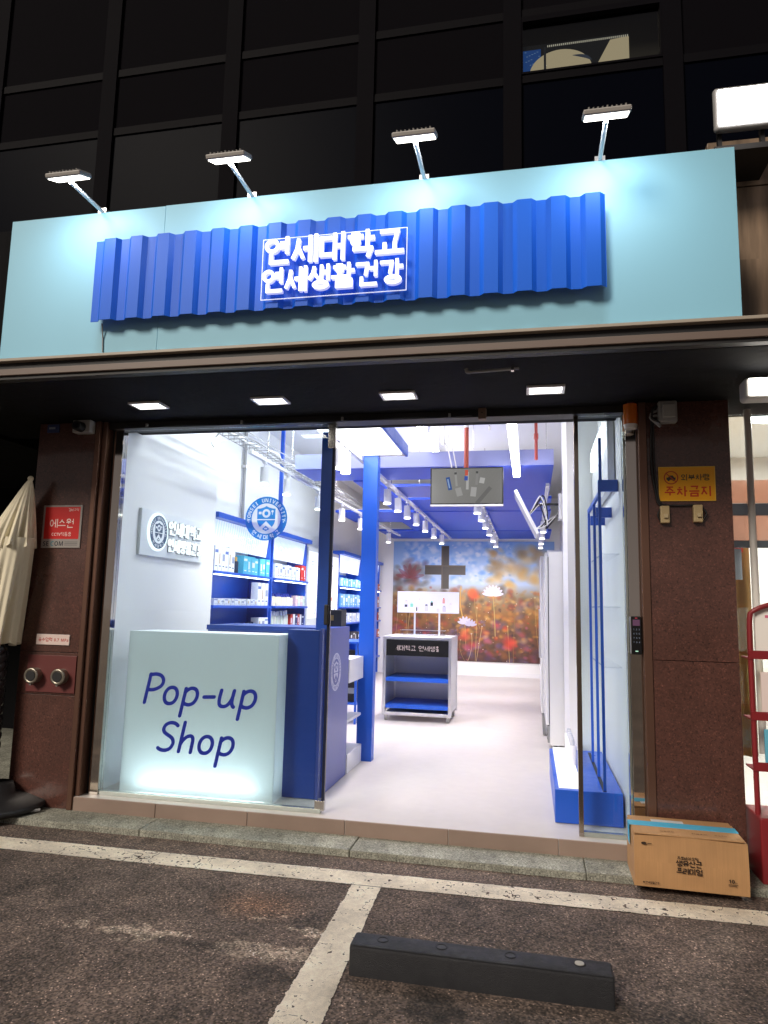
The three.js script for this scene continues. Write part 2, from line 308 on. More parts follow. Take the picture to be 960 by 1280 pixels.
// strips of light under the ceiling
function strip(name, label, x, y, z0, z1, I) {
  const t = thing(name, label, 'light', [x, y, z0], 'linear ceiling lights');
  part(t, 'housing', bx(x - 0.035, x + 0.035, y, y + 0.045, z1, z0), whiteGloss);
  part(t, 'diffuser', bx(x - 0.03, x + 0.03, y - 0.045, y - 0.001, z1 + 0.01, z0 - 0.01), LEDstrip);
  for (const z of [z0 - 0.25, z1 + 0.25]) part(t, 'wire', cyl(0.003, 0.003, 3.5 - y - 0.045, x, (3.5 + y + 0.045) / 2, z, 'y', 6), steel);
  rectLight(t, 0.056, Math.abs(z1 - z0) - 0.02, [x, y - 0.048, (z0 + z1) / 2], [x, 0, (z0 + z1) / 2 - 0.0001], 0xfffaff, I);
}
strip('linear_light', 'white strip light under the ceiling above the hanging screen, seen beside its pole', -1.17, 3.38, -0.7, -5.2, 38);
strip('linear_light', 'white strip light running towards the blue ceiling, in front of it by the white refrigerators', -0.12, 2.685, -0.45, -2.42, 12);
strip('linear_light', 'white strip light high over the shelf wall behind the glass', -2.2, 3.3, -0.4, -5.2, 62);

// blue suspended ceiling: panels as parts
{
  const t = thing('blue_ceiling_canopy', 'bright blue suspended ceiling with open slots over the sales floor', 'ceiling panel', [-1, 2.73, -2.3]);
  part(t, 'fascia', bx(-2.3, 0.22, 2.735, 2.88, -2.325, -2.3), M(lin(0.34, 0.38, 0.72), 0.35));
  part(t, 'panel', bx(-2.3, 0.22, 2.73, 2.76, -2.95, -2.326), blueCeil);
  part(t, 'panel', bx(-0.62, 0.22, 2.73, 2.76, -4.32, -2.952), blueCeil);
  part(t, 'panel', bx(-1.5, -0.622, 2.71, 2.74, -4.05, -3.25), M(lin(0.05, 0.1, 0.55), 0.3));
  part(t, 'panel', bx(-1.86, -1.6, 2.72, 2.75, -5.2, -2.952), blueCeil);
  part(t, 'panel', bx(-1.598, 0.26, 2.73, 2.76, -5.4, -4.325), blueCeil);
  part(t, 'panel', bx(-2.75, 0.28, 2.722, 2.755, -6.6, -5.405), blueCeil);
  part(t, 'panel', bx(-2.0, 0.3, 2.73, 2.76, -7.9, -6.605), blueCeil);
  part(t, 'panel', bx(-2.65, 0.36, 2.722, 2.755, -9.3, -7.905), blueCeil);
  for (const [a, b, c, d] of [[-2.3, 0.22, -2.95, -2.326], [-0.62, 0.22, -4.32, -2.952], [-1.598, 0.26, -5.4, -4.325], [-2.75, 0.28, -6.6, -5.405], [-2.0, 0.3, -7.9, -6.605], [-2.65, 0.36, -9.3, -7.905]]) part(t, 'panel_back', bx(a, b, 2.761, 2.766, c, d), white);
}
// track lights: rails and single spots
const spotBody = M(lin(0.75, 0.75, 0.78), 0.35), lens = glow(1, 0.97, 0.95, 5);
const railX = [[-2.32, -1.2, -8.2, 'along the shelf wall'], [-1.45, -0.7, -8.8, 'left of the screen'], [-0.58, -2.6, -8.8, 'behind the hanging screen'], [0.18, -3.0, -9.0, 'beside the white cabinets']];
railX.forEach(([x, z0, z1, where]) => {
  const t = thing('light_track', 'white light track ' + where, 'light track', [x, 2.66, z0], 'light tracks');
  part(t, 'rail', bx(x - 0.018, x + 0.018, 2.655, 2.685, z1, z0), whiteGloss);
  for (let z = z0 - 0.4; z > z1; z -= 1.9) part(t, 'hanger', cyl(0.005, 0.005, 3.5 - 2.685, x, (3.5 + 2.685) / 2, z, 'y', 6), steel);
});
{
  const src = thing('track_spotlight', '', 'spotlight', [0, 2.655, 0]);
  local(src, 'adapter', new THREE.BoxGeometry(0.03, 0.02, 0.1).translate(0, -0.01, 0), spotBody);
  local(src, 'yoke', new THREE.CylinderGeometry(0.006, 0.006, 0.06, 8).translate(0, -0.045, 0), spotBody);
  local(src, 'lamp_body', new THREE.CylinderGeometry(0.038, 0.042, 0.15, 18).rotateX(0.1).translate(0, -0.125, 0), spotBody);
  local(src, 'lens', new THREE.CylinderGeometry(0.038, 0.038, 0.012, 18).translate(0, -0.204, 0.01), lens);
  let first = true;
  const row = (i, list, tgt, where) => list.forEach((z, k) => {
    const x = railX[i][0], ord = ['nearest', 'second', 'third', 'fourth', 'fifth', 'sixth', 'seventh', 'eighth', 'ninth'][k];
    const label = `white cylinder spotlight, ${ord} from the door on the track ${railX[i][3]}`;
    let o; if (first) { o = src; o.position.set(x, 2.655, z); o.userData.label = label; o.userData.group = 'track spotlights'; first = false; } else o = copy(src, label, [x, 2.655, z]);
    o.rotation.y = rr(-0.3, 0.3);
    if (k % 2 === 0 || i === 0) { const s = new THREE.SpotLight(0xfff4ee, i === 0 && z > -2.5 ? 4 : i === 3 || z < -7.6 ? 5 : z < -5.3 && i ? 17 : 12, 0, z < -5.3 && i ? 1.05 : 0.8, 0.9, 2); s.position.set(x, 2.655 - 0.215, z + 0.01); s.target.position.set(x + tgt, 0.6, z - (z < -5.3 && i ? 1.5 : 0.2)); s.shadow.radius = 2; s.castShadow = true; scene.add(s, s.target); }
  });
  row(0, [-1.55, -2.15, -3.2, -4.2, -5.2, -6.2, -7.2], -0.7);
  row(1, [-0.92, -1.1, -2.8, -3.4, -4.0, -4.7, -5.5, -6.4, -7.4], -0.1);
  row(2, [-2.95, -3.6, -4.3, -5.1, -6.0, -7.0, -8.0], 0.1);
  row(3, [-5.6, -6.5, -7.4, -8.2], 0.05);
}
// lit canopy box over the blue gate near the door
{
  const t = thing('lightbox_gate', 'blue gate of two square posts carrying a glowing white canopy box by the doorway', 'gate', [-1.4, 0.125, -1]);
  part(t, 'post', bx(-1.445, -1.365, 0.125, 2.62, -0.5, -0.42, 0.003), blue);
  part(t, 'post', bx(-1.42, -1.29, 0.125, 2.7, -1.68, -1.58, 0.003), blue);
  part(t, 'canopy_box', bx(-1.44, -1.07, 2.705, 2.8, -1.68, -0.3, 0.004), whiteGloss);
  part(t, 'canopy_trim', bx(-1.065, -1.045, 2.7, 2.8, -1.68, -0.3), blue);
  part(t, 'diffuser', bx(-1.43, -1.08, 2.694, 2.703, -1.55, -0.31), glow(1, 0.99, 1, 5));
  rectLight(t, 0.34, 1.22, [-1.255, 2.692, -0.93], [-1.255, 0, -0.9301], 0xffffff, 4);
}
// ------------------------------------------------------------------ mural on the back wall
{
  const t = thing('wall_mural', 'large photo mural of a wooden cross above a meadow of flowers on the back wall', 'mural', [-1.1, 0.39, -9.31]);
  const tex = canvasTex(1400, 1040, (c, w, h) => {
    seed = 99; const g = c.createLinearGradient(0, 0, 0, h); g.addColorStop(0, '#86aee4'); g.addColorStop(0.36, '#b6cbe9'); g.addColorStop(0.46, '#8c7f68'); g.addColorStop(0.62, '#8a5d2c'); g.addColorStop(1, '#4a2b26'); c.fillStyle = g; c.fillRect(0, 0, w, h);
    const blob = (x, y, r, col, a) => { const q = c.createRadialGradient(x, y, 0, x, y, r); q.addColorStop(0, `rgba(${col},${a})`); q.addColorStop(0.5, `rgba(${col},${a * 0.6})`); q.addColorStop(1, `rgba(${col},0)`); c.save(); c.translate(x, y); c.rotate(rr(-0.7, 0.7)); c.scale(1, rr(0.45, 1.1)); c.translate(-x, -y); c.fillStyle = q; c.beginPath(); c.arc(x, y, r, 0, 7); c.fill(); c.restore(); };
    for (let i = 0; i < 240; i++) blob(rr(100, 1050), rr(0, 360), rr(12, 42), rnd() < 0.55 ? '214,222,238' : '104,156,226', 0.7);
    for (let i = 0; i < 70; i++) blob(rr(850, w), rr(60, 520), rr(30, 90), ['214,160,70', '196,150,90', '226,190,120', '150,110,50'][i % 4], 0.5);
    for (let i = 0; i < 40; i++) blob(rr(0, 300), rr(180, 480), rr(30, 80), ['72,62,52', '120,60,56', '150,150,140', '90,80,60'][i % 4], 0.5);
    for (let i = 0; i < 620; i++) blob(rr(0, w), 400 + Math.pow(rnd(), 0.8) * 600, rr(8, 52), ['176,112,40', '120,72,30', '70,48,30', '208,150,62', '56,40,44', '110,70,60', '96,86,50', '150,60,50'][i % 8], rr(0.35, 0.7));
    for (let i = 0; i < 170; i++) blob(rr(0, w), rr(690, h), rr(12, 52), ['150,56,84', '92,72,112', '70,48,84', '182,92,122', '48,34,44', '206,58,40', '110,96,140'][i % 7], rr(0.4, 0.8));
    for (let i = 0; i < 7; i++) blob(1130 + rr(-40, 40), 540 + i * 60 + rr(-20, 20), rr(50, 80), '112,96,124', 0.6);
    for (let i = 0; i < 130; i++) blob(rr(560, w), rr(430, 860), rr(8, 40), ['226,156,66', '206,130,52', '236,186,110', '190,96,52'][i % 4], 0.5); c.fillStyle = '#413b36'; c.fillRect(430, 40, 68, 380); c.fillRect(285, 212, 358, 84); // the cross
    c.fillStyle = 'rgba(96,84,70,0.6)'; c.fillRect(430, 40, 14, 380); c.fillRect(285, 212, 358, 12);
    c.lineCap = 'round'; const stem = (x0, y0, x1, y1, col, lw) => { c.strokeStyle = col; c.lineWidth = lw; c.beginPath(); c.moveTo(x0, y0); c.quadraticCurveTo(x0 + rr(-30, 30), (y0 + y1) / 2, x1, y1); c.stroke(); };
    for (let i = 0; i < 20; i++) { const x = rr(0, w), y = rr(430, 860); stem(x, y, x + rr(-50, 50), h, ['#c8a862', '#8a6a34', '#d8c48a', '#5a4426'][i % 4], rr(1.5, 3.5)); blob(x, y, rr(8, 20), ['220,200,150', '214,130,90', '200,200,220', '170,60,40'][i % 4], 0.85); }
    const petals = (x, y, r, n, col, sq) => { c.fillStyle = col; for (let k = 0; k < n; k++) { const a = Math.PI + (Math.PI * (k + 0.5)) / n; c.save(); c.translate(x, y); c.rotate(a); c.beginPath(); c.ellipse(r * 0.55, 0, r * 0.55, r * sq, 0, 0, 7); c.fill(); c.restore(); } };
    stem(880, 470, 900, 820, '#b8a060', 6); petals(880, 470, 84, 9, '#dcd8ec', 0.17); petals(884, 474, 60, 7, '#f4f0fa', 0.15);
    stem(605, 400, 620, 660, '#c89a4a', 9); blob(605, 420, 20, '200,150,90', 0.9);
    blob(715, 470, 62, '226,70,30', 0.95); blob(700, 455, 44, '238,96,52', 0.9); stem(722, 500, 770, 760, '#9a7a44', 5);
    stem(640, 720, 650, 940, '#b09058', 5); petals(640, 720, 60, 6, '#c8c4d8', 0.2); petals(690, 735, 50, 6, '#b8b2cc', 0.2);
    blob(1020, 880, 66, '206,54,40', 0.9); blob(1050, 870, 46, '226,84,60', 0.8); blob(640, 830, 50, '204,64,48', 0.85); blob(630, 800, 40, '230,120,70', 0.7);
    petals(150, 330, 120, 7, 'rgba(132,44,56,0.4)', 0.14); for (let i = 0; i < 9; i++) blob(150 + rr(-70, 70), 300 + rr(-40, 60), rr(20, 45), '140,60,64', 0.4); blob(660, 915, 60, '150,60,96', 0.8); blob(1300, 620, 46, '220,80,50', 0.8); blob(1260, 560, 30, '210,190,170', 0.7);
    for (let i = 0; i < 60; i++) { c.fillStyle = 'rgba(250,235,220,0.7)'; c.beginPath(); c.arc(rr(0, w), rr(480, h), rr(1, 4), 0, 7); c.fill(); }
  });
  part(t, 'print', plane(-2.64, 0.45, 0.39, 2.67, -9.3105), M(lin(0.92, 0.92, 0.92), 0.5, { map: tex }));
  part(t, 'backing', bx(-2.645, 0.455, 0.385, 2.675, -9.33, -9.313), white);
}
// ------------------------------------------------------------------ shelf wall
function writeSmall(g, x, y, w, n, col) { g.fillStyle = col; for (let i = 0; i < n; i++) g.fillRect(x, y + i * 7, w * rr(0.5, 1), 3); }
const headerTex = canvasTex(512, 160, (c, w, h) => { seed = 4; c.fillStyle = '#dfe6f2'; c.fillRect(0, 0, w, h); for (let i = 0; i < 60; i++) { c.fillStyle = i % 2 ? 'rgba(190,202,222,0.6)' : 'rgba(250,252,255,0.6)'; c.fillRect(i * 9, 0, 4, h); } writeText(c, '연세생활건강', 120, 60, 44, 0.14, '#ffffff'); });
function shelfUnit(z0, z1, label, header = true) { // along the wall at x = -2.85, z0 nearer the door
  const t = thing('display_shelf', label, 'display shelf', [-3, 0.125, (z0 + z1) / 2], 'blue display shelves along the shelf wall');
  part(t, 'side_panel', bx(-3.165, -2.9, 0.13, 2.22, z0 - 0.03, z0), blue);
  part(t, 'side_panel', bx(-3.165, -2.9, 0.13, 2.22, z1, z1 + 0.03), blue);
  part(t, 'back_panel', bx(-3.165, -3.145, 0.13, 1.9, z1 + 0.031, z0 - 0.031), backBlue);
  part(t, 'canopy', bx(-3.16, -2.83, 2.185, 2.235, z1 - 0.002, z0 + 0.002), blue);
  for (const y of [0.45, 0.8, 1.12, 1.37, 1.69]) part(t, 'shelf_board', bx(-3.144, -2.852, y - 0.025, y, z1 + 0.032, z0 - 0.032), blue);
  if (header) {
    const g = new THREE.PlaneGeometry(z0 - z1 - 0.002, 0.27); g.rotateY(Math.PI / 2); g.rotateZ(-0.12); g.translate(-2.93, 2.047, (z0 + z1) / 2);
    part(t, 'header_panel', g, new THREE.MeshStandardMaterial({ color: 0xffffff, roughness: 0.5, map: headerTex, emissive: 0xffffff, emissiveMap: headerTex, emissiveIntensity: 0.75 }));
    part(t, 'shelf_light', bx(-2.9, -2.87, 1.655, 1.663, z1 + 0.1, z0 - 0.1), glow(1, 1, 1, 7));
  }
  return t;
}
shelfUnit(-1.75, -3.3, 'blue shelf unit next to the near white wall, behind the light box', true);
shelfUnit(-3.36, -4.62, 'blue shelf unit second from the door, seen left of the tinted gate post', true);
shelfUnit(-6.25, -7.7, 'blue shelf unit seen between the two blue gate posts', true);
shelfUnit(-7.75, -9.25, 'blue shelf unit at the far end, beside the mural', true);
{ // lit white advertising panels between units
  for (const [z0, z1, l] of [[-4.68, -5.25, 'white lit advertising panel on the shelf wall, left of the tinted gate post'], [-5.3, -6.2, 'white lit poster panel on the shelf wall, between the gate posts']]) {
    const t = thing('poster_panel', l, 'poster', [-2.9, 1, (z0 + z1) / 2]);
    const tex = canvasTex(256, 420, (c, w, h) => { seed = Math.round(-z0 * 100); c.fillStyle = '#f1f2fa'; c.fillRect(0, 0, w, h); for (let i = 0; i < 16; i++) { c.fillStyle = ['#e8c8c8', '#c86a6a', '#6a8ac8', '#8ab08a', '#d0b080', '#505878'][i % 6]; c.fillRect(rr(20, 220), rr(230, 400), rr(8, 20), rr(16, 50)); } c.fillStyle = '#a9b2c8'; c.fillRect(60, 60, 130, 8); c.fillRect(60, 80, 90, 6); });
    part(t, 'frame', bx(-3.165, -2.9, 0.13, 2.16, z1, z0), whiteGloss);
    const g = new THREE.PlaneGeometry(z0 - z1 - 0.06, 0.9); g.rotateY(Math.PI / 2); g.translate(-2.897, 1.66, (z0 + z1) / 2);
    part(t, 'print', g, new THREE.MeshStandardMaterial({ color: 0xffffff, roughness: 0.4, map: tex, emissive: 0xffffff, emissiveMap: tex, emissiveIntensity: 0.6 }));
  }
}
{ // thin post and conduit from shelf to ceiling
  const t = thing('blue_pole', 'thin blue pole rising from the shelves to the ceiling, behind the emblem', 'pole', [-2.82, 2.236, -3.33]);
  part(t, 'pole', bx(-2.84, -2.8, 2.236, 3.5, -3.35, -3.31), blue); part(t, 'foot', bx(-2.86, -2.78, 2.2355, 2.245, -3.37, -3.29), blue);
  const c = thing('conduit', 'grey vertical conduit on the white wall next to the thin blue pole', 'pipe', [-3.1, 2.0, -3.1]);
  part(c, 'pipe', cyl(0.018, 0.018, 1.24, -3.14, 2.88, -3.0, 'y', 10), greyPlastic); part(c, 'clamp', bx(-3.17, -3.11, 2.9, 2.93, -3.03, -2.97), steel);
}
{ // wire cable tray
  const t = thing('cable_tray', 'wire mesh cable tray hung under the ceiling by the near white wall', 'cable tray', [-2.5, 2.9, -1]);
  const g = [], x0 = -2.62, x1 = -2.44; for (const [x, y] of [[x0, 2.9], [x0, 2.84], [x1, 2.9], [x1, 2.84], [-2.53, 2.84]]) g.push(bx(x - 0.003, x + 0.003, y - 0.003, y + 0.003, -6.5, -0.4));
  part(t, 'rails', merge(g), greyPlastic); const r = []; for (let z = -0.45; z > -6.5; z -= 0.12) { r.push(bx(x0, x1, 2.834, 2.84, z - 0.003, z + 0.003)); r.push(bx(x0 - 0.003, x0 + 0.002, 2.84, 2.9, z - 0.003, z + 0.003)); }
  part(t, 'rungs', merge(r), greyPlastic);
  for (const z of [-0.9, -2.6, -4.3]) part(t, 'hanger', cyl(0.004, 0.004, 0.6, -2.44, 3.2, z, 'y', 6), steel);
  for (let k = 0; k < 3; k++) { seed = 50 + k; const pts = []; for (let z = -0.5; z > -6; z -= 0.35) pts.push([-2.53 + rr(-0.07, 0.07), 2.85 + rr(0, 0.05), z]); part(t, 'cable', tube(pts, 0.007, 60, 6), k ? white : greyPlastic); }
  const c = thing('ceiling_junction_box', 'small metal junction box with drooping white cables by the cable tray', 'junction box', [-2.35, 2.92, -1]);
  part(c, 'box', bx(-2.42, -2.3, 2.9, 2.96, -1.3, -1.1, 0.005), steel);
  part(c, 'cable', tube([[-2.42, 2.92, -1.2], [-2.55, 2.82, -1.1], [-2.6, 2.72, -1.05], [-2.58, 2.68, -1.06]], 0.008, 24, 6), white);
  part(c, 'cable', tube([[-2.3, 2.92, -1.2], [-2.2, 2.86, -1.3], [-2.2, 2.78, -1.3]], 0.008, 24, 6), white);
}
// products on the shelves
const prodMat = {};
function pm(hex, rough = 0.4) { return (prodMat[hex] ??= M(hex, rough)); }
const ORD = 'first,second,third,fourth,fifth,sixth,seventh,eighth,ninth,tenth,eleventh,twelfth,thirteenth,fourteenth'.split(',');
function productRow(name, label0, cat, group, y, z0, z1, n, [w, h, d], cols, capHex, x = -2.93) {
  const step = (z1 - z0) / n; let src = {}; const v0 = Math.floor(y * 10);
  for (let i = 0; i < n; i++) {
    const hex = cols[i % cols.length], z = z0 + step * (i + 0.5), label = n > 1 ? label0.replace(/^/, ORD[i] + ' ') : label0;
    const key = hex + (capHex ? '' : i % 3), va = (i + v0) % 3;
    if (!src[key]) {
      const t = thing(name, label, cat, [x, y, z], group); src[key] = t;
      if (capHex) { local(t, 'bottle_body', new THREE.CylinderGeometry(w / 2, w / 2, h * 0.72, 12).translate(0, h * 0.36, 0), pm(hex)); local(t, 'cap', new THREE.CylinderGeometry(w * 0.28, w * 0.3, h * 0.26, 12).translate(0, h * 0.86, 0), pm(capHex)); }
      else { local(t, 'carton', new THREE.BoxGeometry(d, h, w).translate(0, h / 2, 0), pm(hex)); const pale = ['#e8eaf0', '#f0f1f6', '#eef0f4', '#d8dce4', '#e6e8f0', '#d8e2f0'].includes(hex); local(t, 'label_band', new THREE.BoxGeometry(0.002, h * [0.28, 0.12, 0.42][va], w * [0.7, 0.85, 0.34][va]).translate(d / 2 + 0.0008, h * [0.55, 0.78, 0.5][va], w * [0, 0, 0.12][va]), pm(pale ? ['#8d98b4', '#4d6bb0', '#b9a98c'][va] : '#e9edf5')); local(t, 'print_line', new THREE.BoxGeometry(0.002, h * 0.05, w * 0.5).translate(d / 2 + 0.0008, h * 0.2, 0), pm(pale ? '#55607c' : '#f4f6fa')); }
    } else { const o = copy(src[key], label, [x + rr(-0.012, 0.012), y, z + rr(-0.004, 0.004)]); o.rotation.y = rr(-0.08, 0.08); o.scale.y = rr(0.93, 1.05); }
  }
}
seed = 21;
const g1 = 'cartons on the top board of the first shelf unit';
productRow('product_carton', 'tall white carton from the door, top board of the first shelf unit', 'carton', g1, 1.69, -1.82, -2.3, 6, [0.07, 0.24, 0.09], ['#e8eaf0'], null);
productRow('product_bottle', 'dark blue bottle between the white and the turquoise cartons on the top board', 'bottle', 'dark bottles', 1.69, -2.34, -2.44, 1, [0.07, 0.17, 0.07], ['#27344e'], '#c9a35c');
productRow('product_carton', 'turquoise carton from the door, top board of the first shelf unit', 'carton', 'turquoise cartons', 1.69, -2.5, -3.24, 7, [0.1, 0.19, 0.09], ['#5cc3e0'], null);
productRow('product_carton', 'white carton from the door, top board of the second shelf unit', 'carton', 'white cartons on the second unit', 1.69, -3.42, -4.3, 11, [0.07, 0.17, 0.09], ['#e8eaf0'], null);
productRow('product_carton', 'red carton from the door, top board of the second shelf unit', 'carton', 'red cartons', 1.69, -4.36, -4.56, 2, [0.08, 0.2, 0.09], ['#d0342c'], null);
productRow('product_carton', 'flat white carton from the door, middle board of the first shelf unit', 'carton', 'flat cartons, middle board', 1.37, -1.82, -2.9, 14, [0.068, 0.065, 0.12], ['#d8dce4'], null);
productRow('product_carton', 'tall white carton from the door, far end of the first middle board', 'carton', 'tall cartons, middle board', 1.37, -2.93, -3.25, 3, [0.09, 0.25, 0.08], ['#f0f1f6'], null);
productRow('product_bottle', 'blue capped cream bottle from the door, middle board, second shelf unit', 'bottle', 'cream bottles', 1.37, -3.42, -4.15, 8, [0.075, 0.15, 0.075], ['#e6dcc0'], '#26358e');
productRow('product_carton', 'pastel carton from the door, past the cream bottles on the middle board', 'carton', 'pastel cartons', 1.37, -4.2, -4.58, 4, [0.085, 0.13, 0.08], ['#efc9c6', '#cfe0d2'], null);
productRow('product_carton', 'flat yellow carton from the door, lowest visible board of the first unit', 'carton', 'flat yellow cartons', 1.12, -1.82, -2.4, 4, [0.14, 0.03, 0.14], ['#e4dc8a'], null);
productRow('product_jar', 'small navy jar from the door, lowest visible board of the first unit', 'jar', 'navy jars', 1.12, -2.45, -2.95, 6, [0.075, 0.075, 0.075], ['#1d2a52'], '#16204a');
productRow('product_carton', 'white carton from the door, past the navy jars on the lowest board', 'carton', 'white cartons by the jars', 1.12, -2.98, -3.26, 3, [0.09, 0.12, 0.09], ['#eef0f4'], null);
productRow('product_bottle', 'pale bottle from the door, lowest visible board of the second unit', 'bottle', 'pale bottles', 1.12, -3.42, -4.0, 7, [0.06, 0.19, 0.06], ['#dfe6d0', '#e9e4d4'], '#f2f2f2');
productRow('product_carton', 'mixed colour carton from the door, lowest visible board, second unit', 'carton', 'mixed cartons', 1.12, -4.03, -4.58, 6, [0.08, 0.15, 0.08], ['#c8342e', '#e8ecf4', '#24356e'], null);
for (const [a, b, w] of [[-6.3, -7.65, 'between the gate posts'], [-7.8, -9.2, 'beside the mural']]) {
  productRow('product_carton', 'small carton from the door, top board of the unit ' + w, 'carton', 'far cartons, top, ' + w, 1.69, a, b, 9, [0.11, 0.13, 0.1], a < -7 ? ['#3fa35c', '#cfe7d4', '#c05a4e'] : ['#aee3ee', '#6cc6dd'], null);
  productRow('product_carton', 'carton from the door, middle board of the unit ' + w, 'carton', 'far cartons, middle, ' + w, 1.37, a, b, 9, [0.12, 0.2, 0.1], a < -7 ? ['#8a3a34', '#6d7890', '#a8544a'] : ['#5b9fd8', '#8fbce6'], null);
  productRow('product_carton', 'carton from the door, third board of the unit ' + w, 'carton', 'far cartons, third, ' + w, 1.12, a, b, 9, [0.11, 0.15, 0.1], a < -7 ? ['#7a4a44', '#e6e8f0', '#9a3c36'] : ['#d8e2f0', '#b8c8e0'], null);
  productRow('product_carton', 'carton from the door, fourth board of the unit ' + w, 'carton', 'far cartons, fourth, ' + w, 0.8, a, b, 8, [0.12, 0.16, 0.1], a < -7 ? ['#e6e8f0', '#b86a5a'] : ['#30343e', '#4a4e58'], null);
}
// ------------------------------------------------------------------ light box and counter
{
  const t = thing('pop_up_light_box', 'frosted white light box lettered Pop-up Shop in blue script, behind the shop glass', 'light box', [-2.15, 0.125, -0.35]);
  const fr = P(lin(0.8, 0.84, 0.88), 0.85, { transmission: 0.42, thickness: 0 });
  const x0 = -2.715, x1 = -1.625, z0 = -0.2, z1 = -0.52, y0 = 0.13, y1 = 1.19;
  part(t, 'front_panel', bx(x0, x1, y0, y1, z0 - 0.008, z0, 0.002), fr);
  part(t, 'side_panel', bx(x1 - 0.008, x1, y0, y1, z1, z0 - 0.0085), fr); part(t, 'side_panel', bx(x0, x0 + 0.008, y0, y1, z1, z0 - 0.0085), fr);
  part(t, 'top_panel', bx(x0 + 0.0085, x1 - 0.0085, y1 - 0.008, y1, z1, z0 - 0.0085), fr);
  part(t, 'back_panel', bx(x0, x1, y0, y1, z1 - 0.01, z1 - 0.0005), greyPlastic);
  part(t, 'light_strip', bx(x0 + 0.1, x1 - 0.1, 0.15, 0.18, -0.31, -0.28), glow(0.95, 1, 0.96, 14));
  rectLight(t, x1 - x0 - 0.26, 0.05, [(x0 + x1) / 2, 0.185, -0.295], [(x0 + x1) / 2, 0.6, -0.12], 0xf6fff8, 105);
  const tex = canvasTex(1056, 1060, (c, w, h) => { // blue script drawn stroke by stroke
    c.strokeStyle = '#0a24b0'; c.lineCap = 'round'; c.lineJoin = 'round';
    const L = {
      P: ['M0.08,-1.55 L0,0', 'M0.06,-1.5 C0.75,-1.75 1.1,-1.2 0.75,-0.88 C0.5,-0.7 0.25,-0.66 0.04,-0.72', 0.95], o: ['M0.42,-0.88 C-0.08,-0.9 -0.12,0 0.36,0 C0.85,0 0.88,-0.86 0.42,-0.88', 0.98],
      p: ['M0.08,-0.85 L0,0.62', 'M0.06,-0.62 C0.3,-1.05 0.86,-0.95 0.78,-0.4 C0.7,0.05 0.25,0.1 0.04,-0.12', 1.0], '-': ['M0.05,-0.45 L0.62,-0.48', 0.82],
      u: ['M0.04,-0.85 C-0.05,-0.2 0.0,0.02 0.3,0.0 C0.55,-0.02 0.68,-0.3 0.74,-0.6', 'M0.76,-0.86 C0.7,-0.4 0.68,-0.1 0.86,0.0', 1.06],
      S: ['M0.86,-1.36 C0.6,-1.62 0.1,-1.5 0.08,-1.15 C0.08,-0.8 0.78,-0.85 0.76,-0.42 C0.72,0.05 0.15,0.06 -0.06,-0.12', 1.02], h: ['M0.08,-1.55 L0,0', 'M0.02,-0.35 C0.2,-0.9 0.72,-1.05 0.7,-0.55 L0.68,0', 0.95],
    };
    const draw = (str, x, y, s, sk) => { for (const ch of str) { const d = L[ch], adv = d[d.length - 1]; for (const p of d) if (typeof p === 'string') { c.save(); c.transform(s, 0, -sk * s, s, x, y); c.lineWidth = 0.2; c.stroke(new Path2D(p)); c.restore(); } x += adv * s * 1.14; } };
    draw('Pop-up', 140, 476, 122, 0.14); draw('Shop', 262, 782, 122, 0.14);
  });
  part(t, 'lettering', plane(x0, x1, y0, y1, z0 + 0.002), M(lin(1, 1, 1), 0.5, { map: tex, alphaTest: 0.5 }));
}
const emblemTex = (ring, ink, bg) => canvasTex(512, 512, (c, w) => {
  const m = w / 2; c.clearRect(0, 0, w, w); c.fillStyle = ring; c.beginPath(); c.arc(m, m, 254, 0, 7); c.fill();
  c.fillStyle = bg; c.beginPath(); c.arc(m, m, 176, 0, 7); c.fill();
  c.fillStyle = bg; c.font = 'bold 60px sans-serif'; c.textAlign = 'center'; c.textBaseline = 'middle';
  const s = 'YONSEI UNIVERSITY'; [...s].forEach((ch, i) => { const a = -Math.PI / 2 + (i - (s.length - 1) / 2) * 0.205; c.save(); c.translate(m + Math.cos(a) * 214, m + Math.sin(a) * 214); c.rotate(a + Math.PI / 2); c.fillText(ch, 0, 2); c.restore(); });
  const k = '연세대학교'; [...k].forEach((ch, i) => { const a = Math.PI / 2 - (i - 2) * 0.36; c.save(); c.translate(m + Math.cos(a) * 214, m + Math.sin(a) * 214); c.rotate(a - Math.PI / 2); writeText(c, ch, -24, -25, 50, 0.17, bg); c.restore(); });
  for (const a of [Math.PI * 0.02 + 0.12, Math.PI * 0.98 - 0.12]) { c.beginPath(); c.arc(m + Math.cos(a) * 214, m + Math.sin(a) * 214, 9, 0, 7); c.fill(); }
  c.fillStyle = ink; const sh = new Path2D('M256,110 Q300,140 366,142 L366,260 Q366,350 256,402 Q146,350 146,260 L146,142 Q212,140 256,110 Z'); c.fill(sh);
  c.fillStyle = bg; c.fillRect(140, 262, 232, 12);                       // bar
  c.beginPath(); c.arc(256, 196, 50, 0, 7); c.fill(); c.fillStyle = ink; c.beginPath(); c.arc(256, 196, 24, 0, 7); c.fill();
  c.fillStyle = bg; c.beginPath(); c.moveTo(256, 284); c.lineTo(346, 372); c.lineTo(256, 412); c.lineTo(166, 372); c.closePath(); c.fill();
  c.fillStyle = ink; c.beginPath(); c.moveTo(256, 338); c.lineTo(300, 378); c.lineTo(256, 400); c.lineTo(212, 378); c.closePath(); c.fill(); c.fillStyle = bg; c.fillRect(238, 362, 36, 18);
  c.fillStyle = bg; c.fillRect(164, 176, 34, 30); c.fillRect(326, 168, 8, 44); c.beginPath(); c.arc(330, 172, 15, 0, 7); c.fill();
});
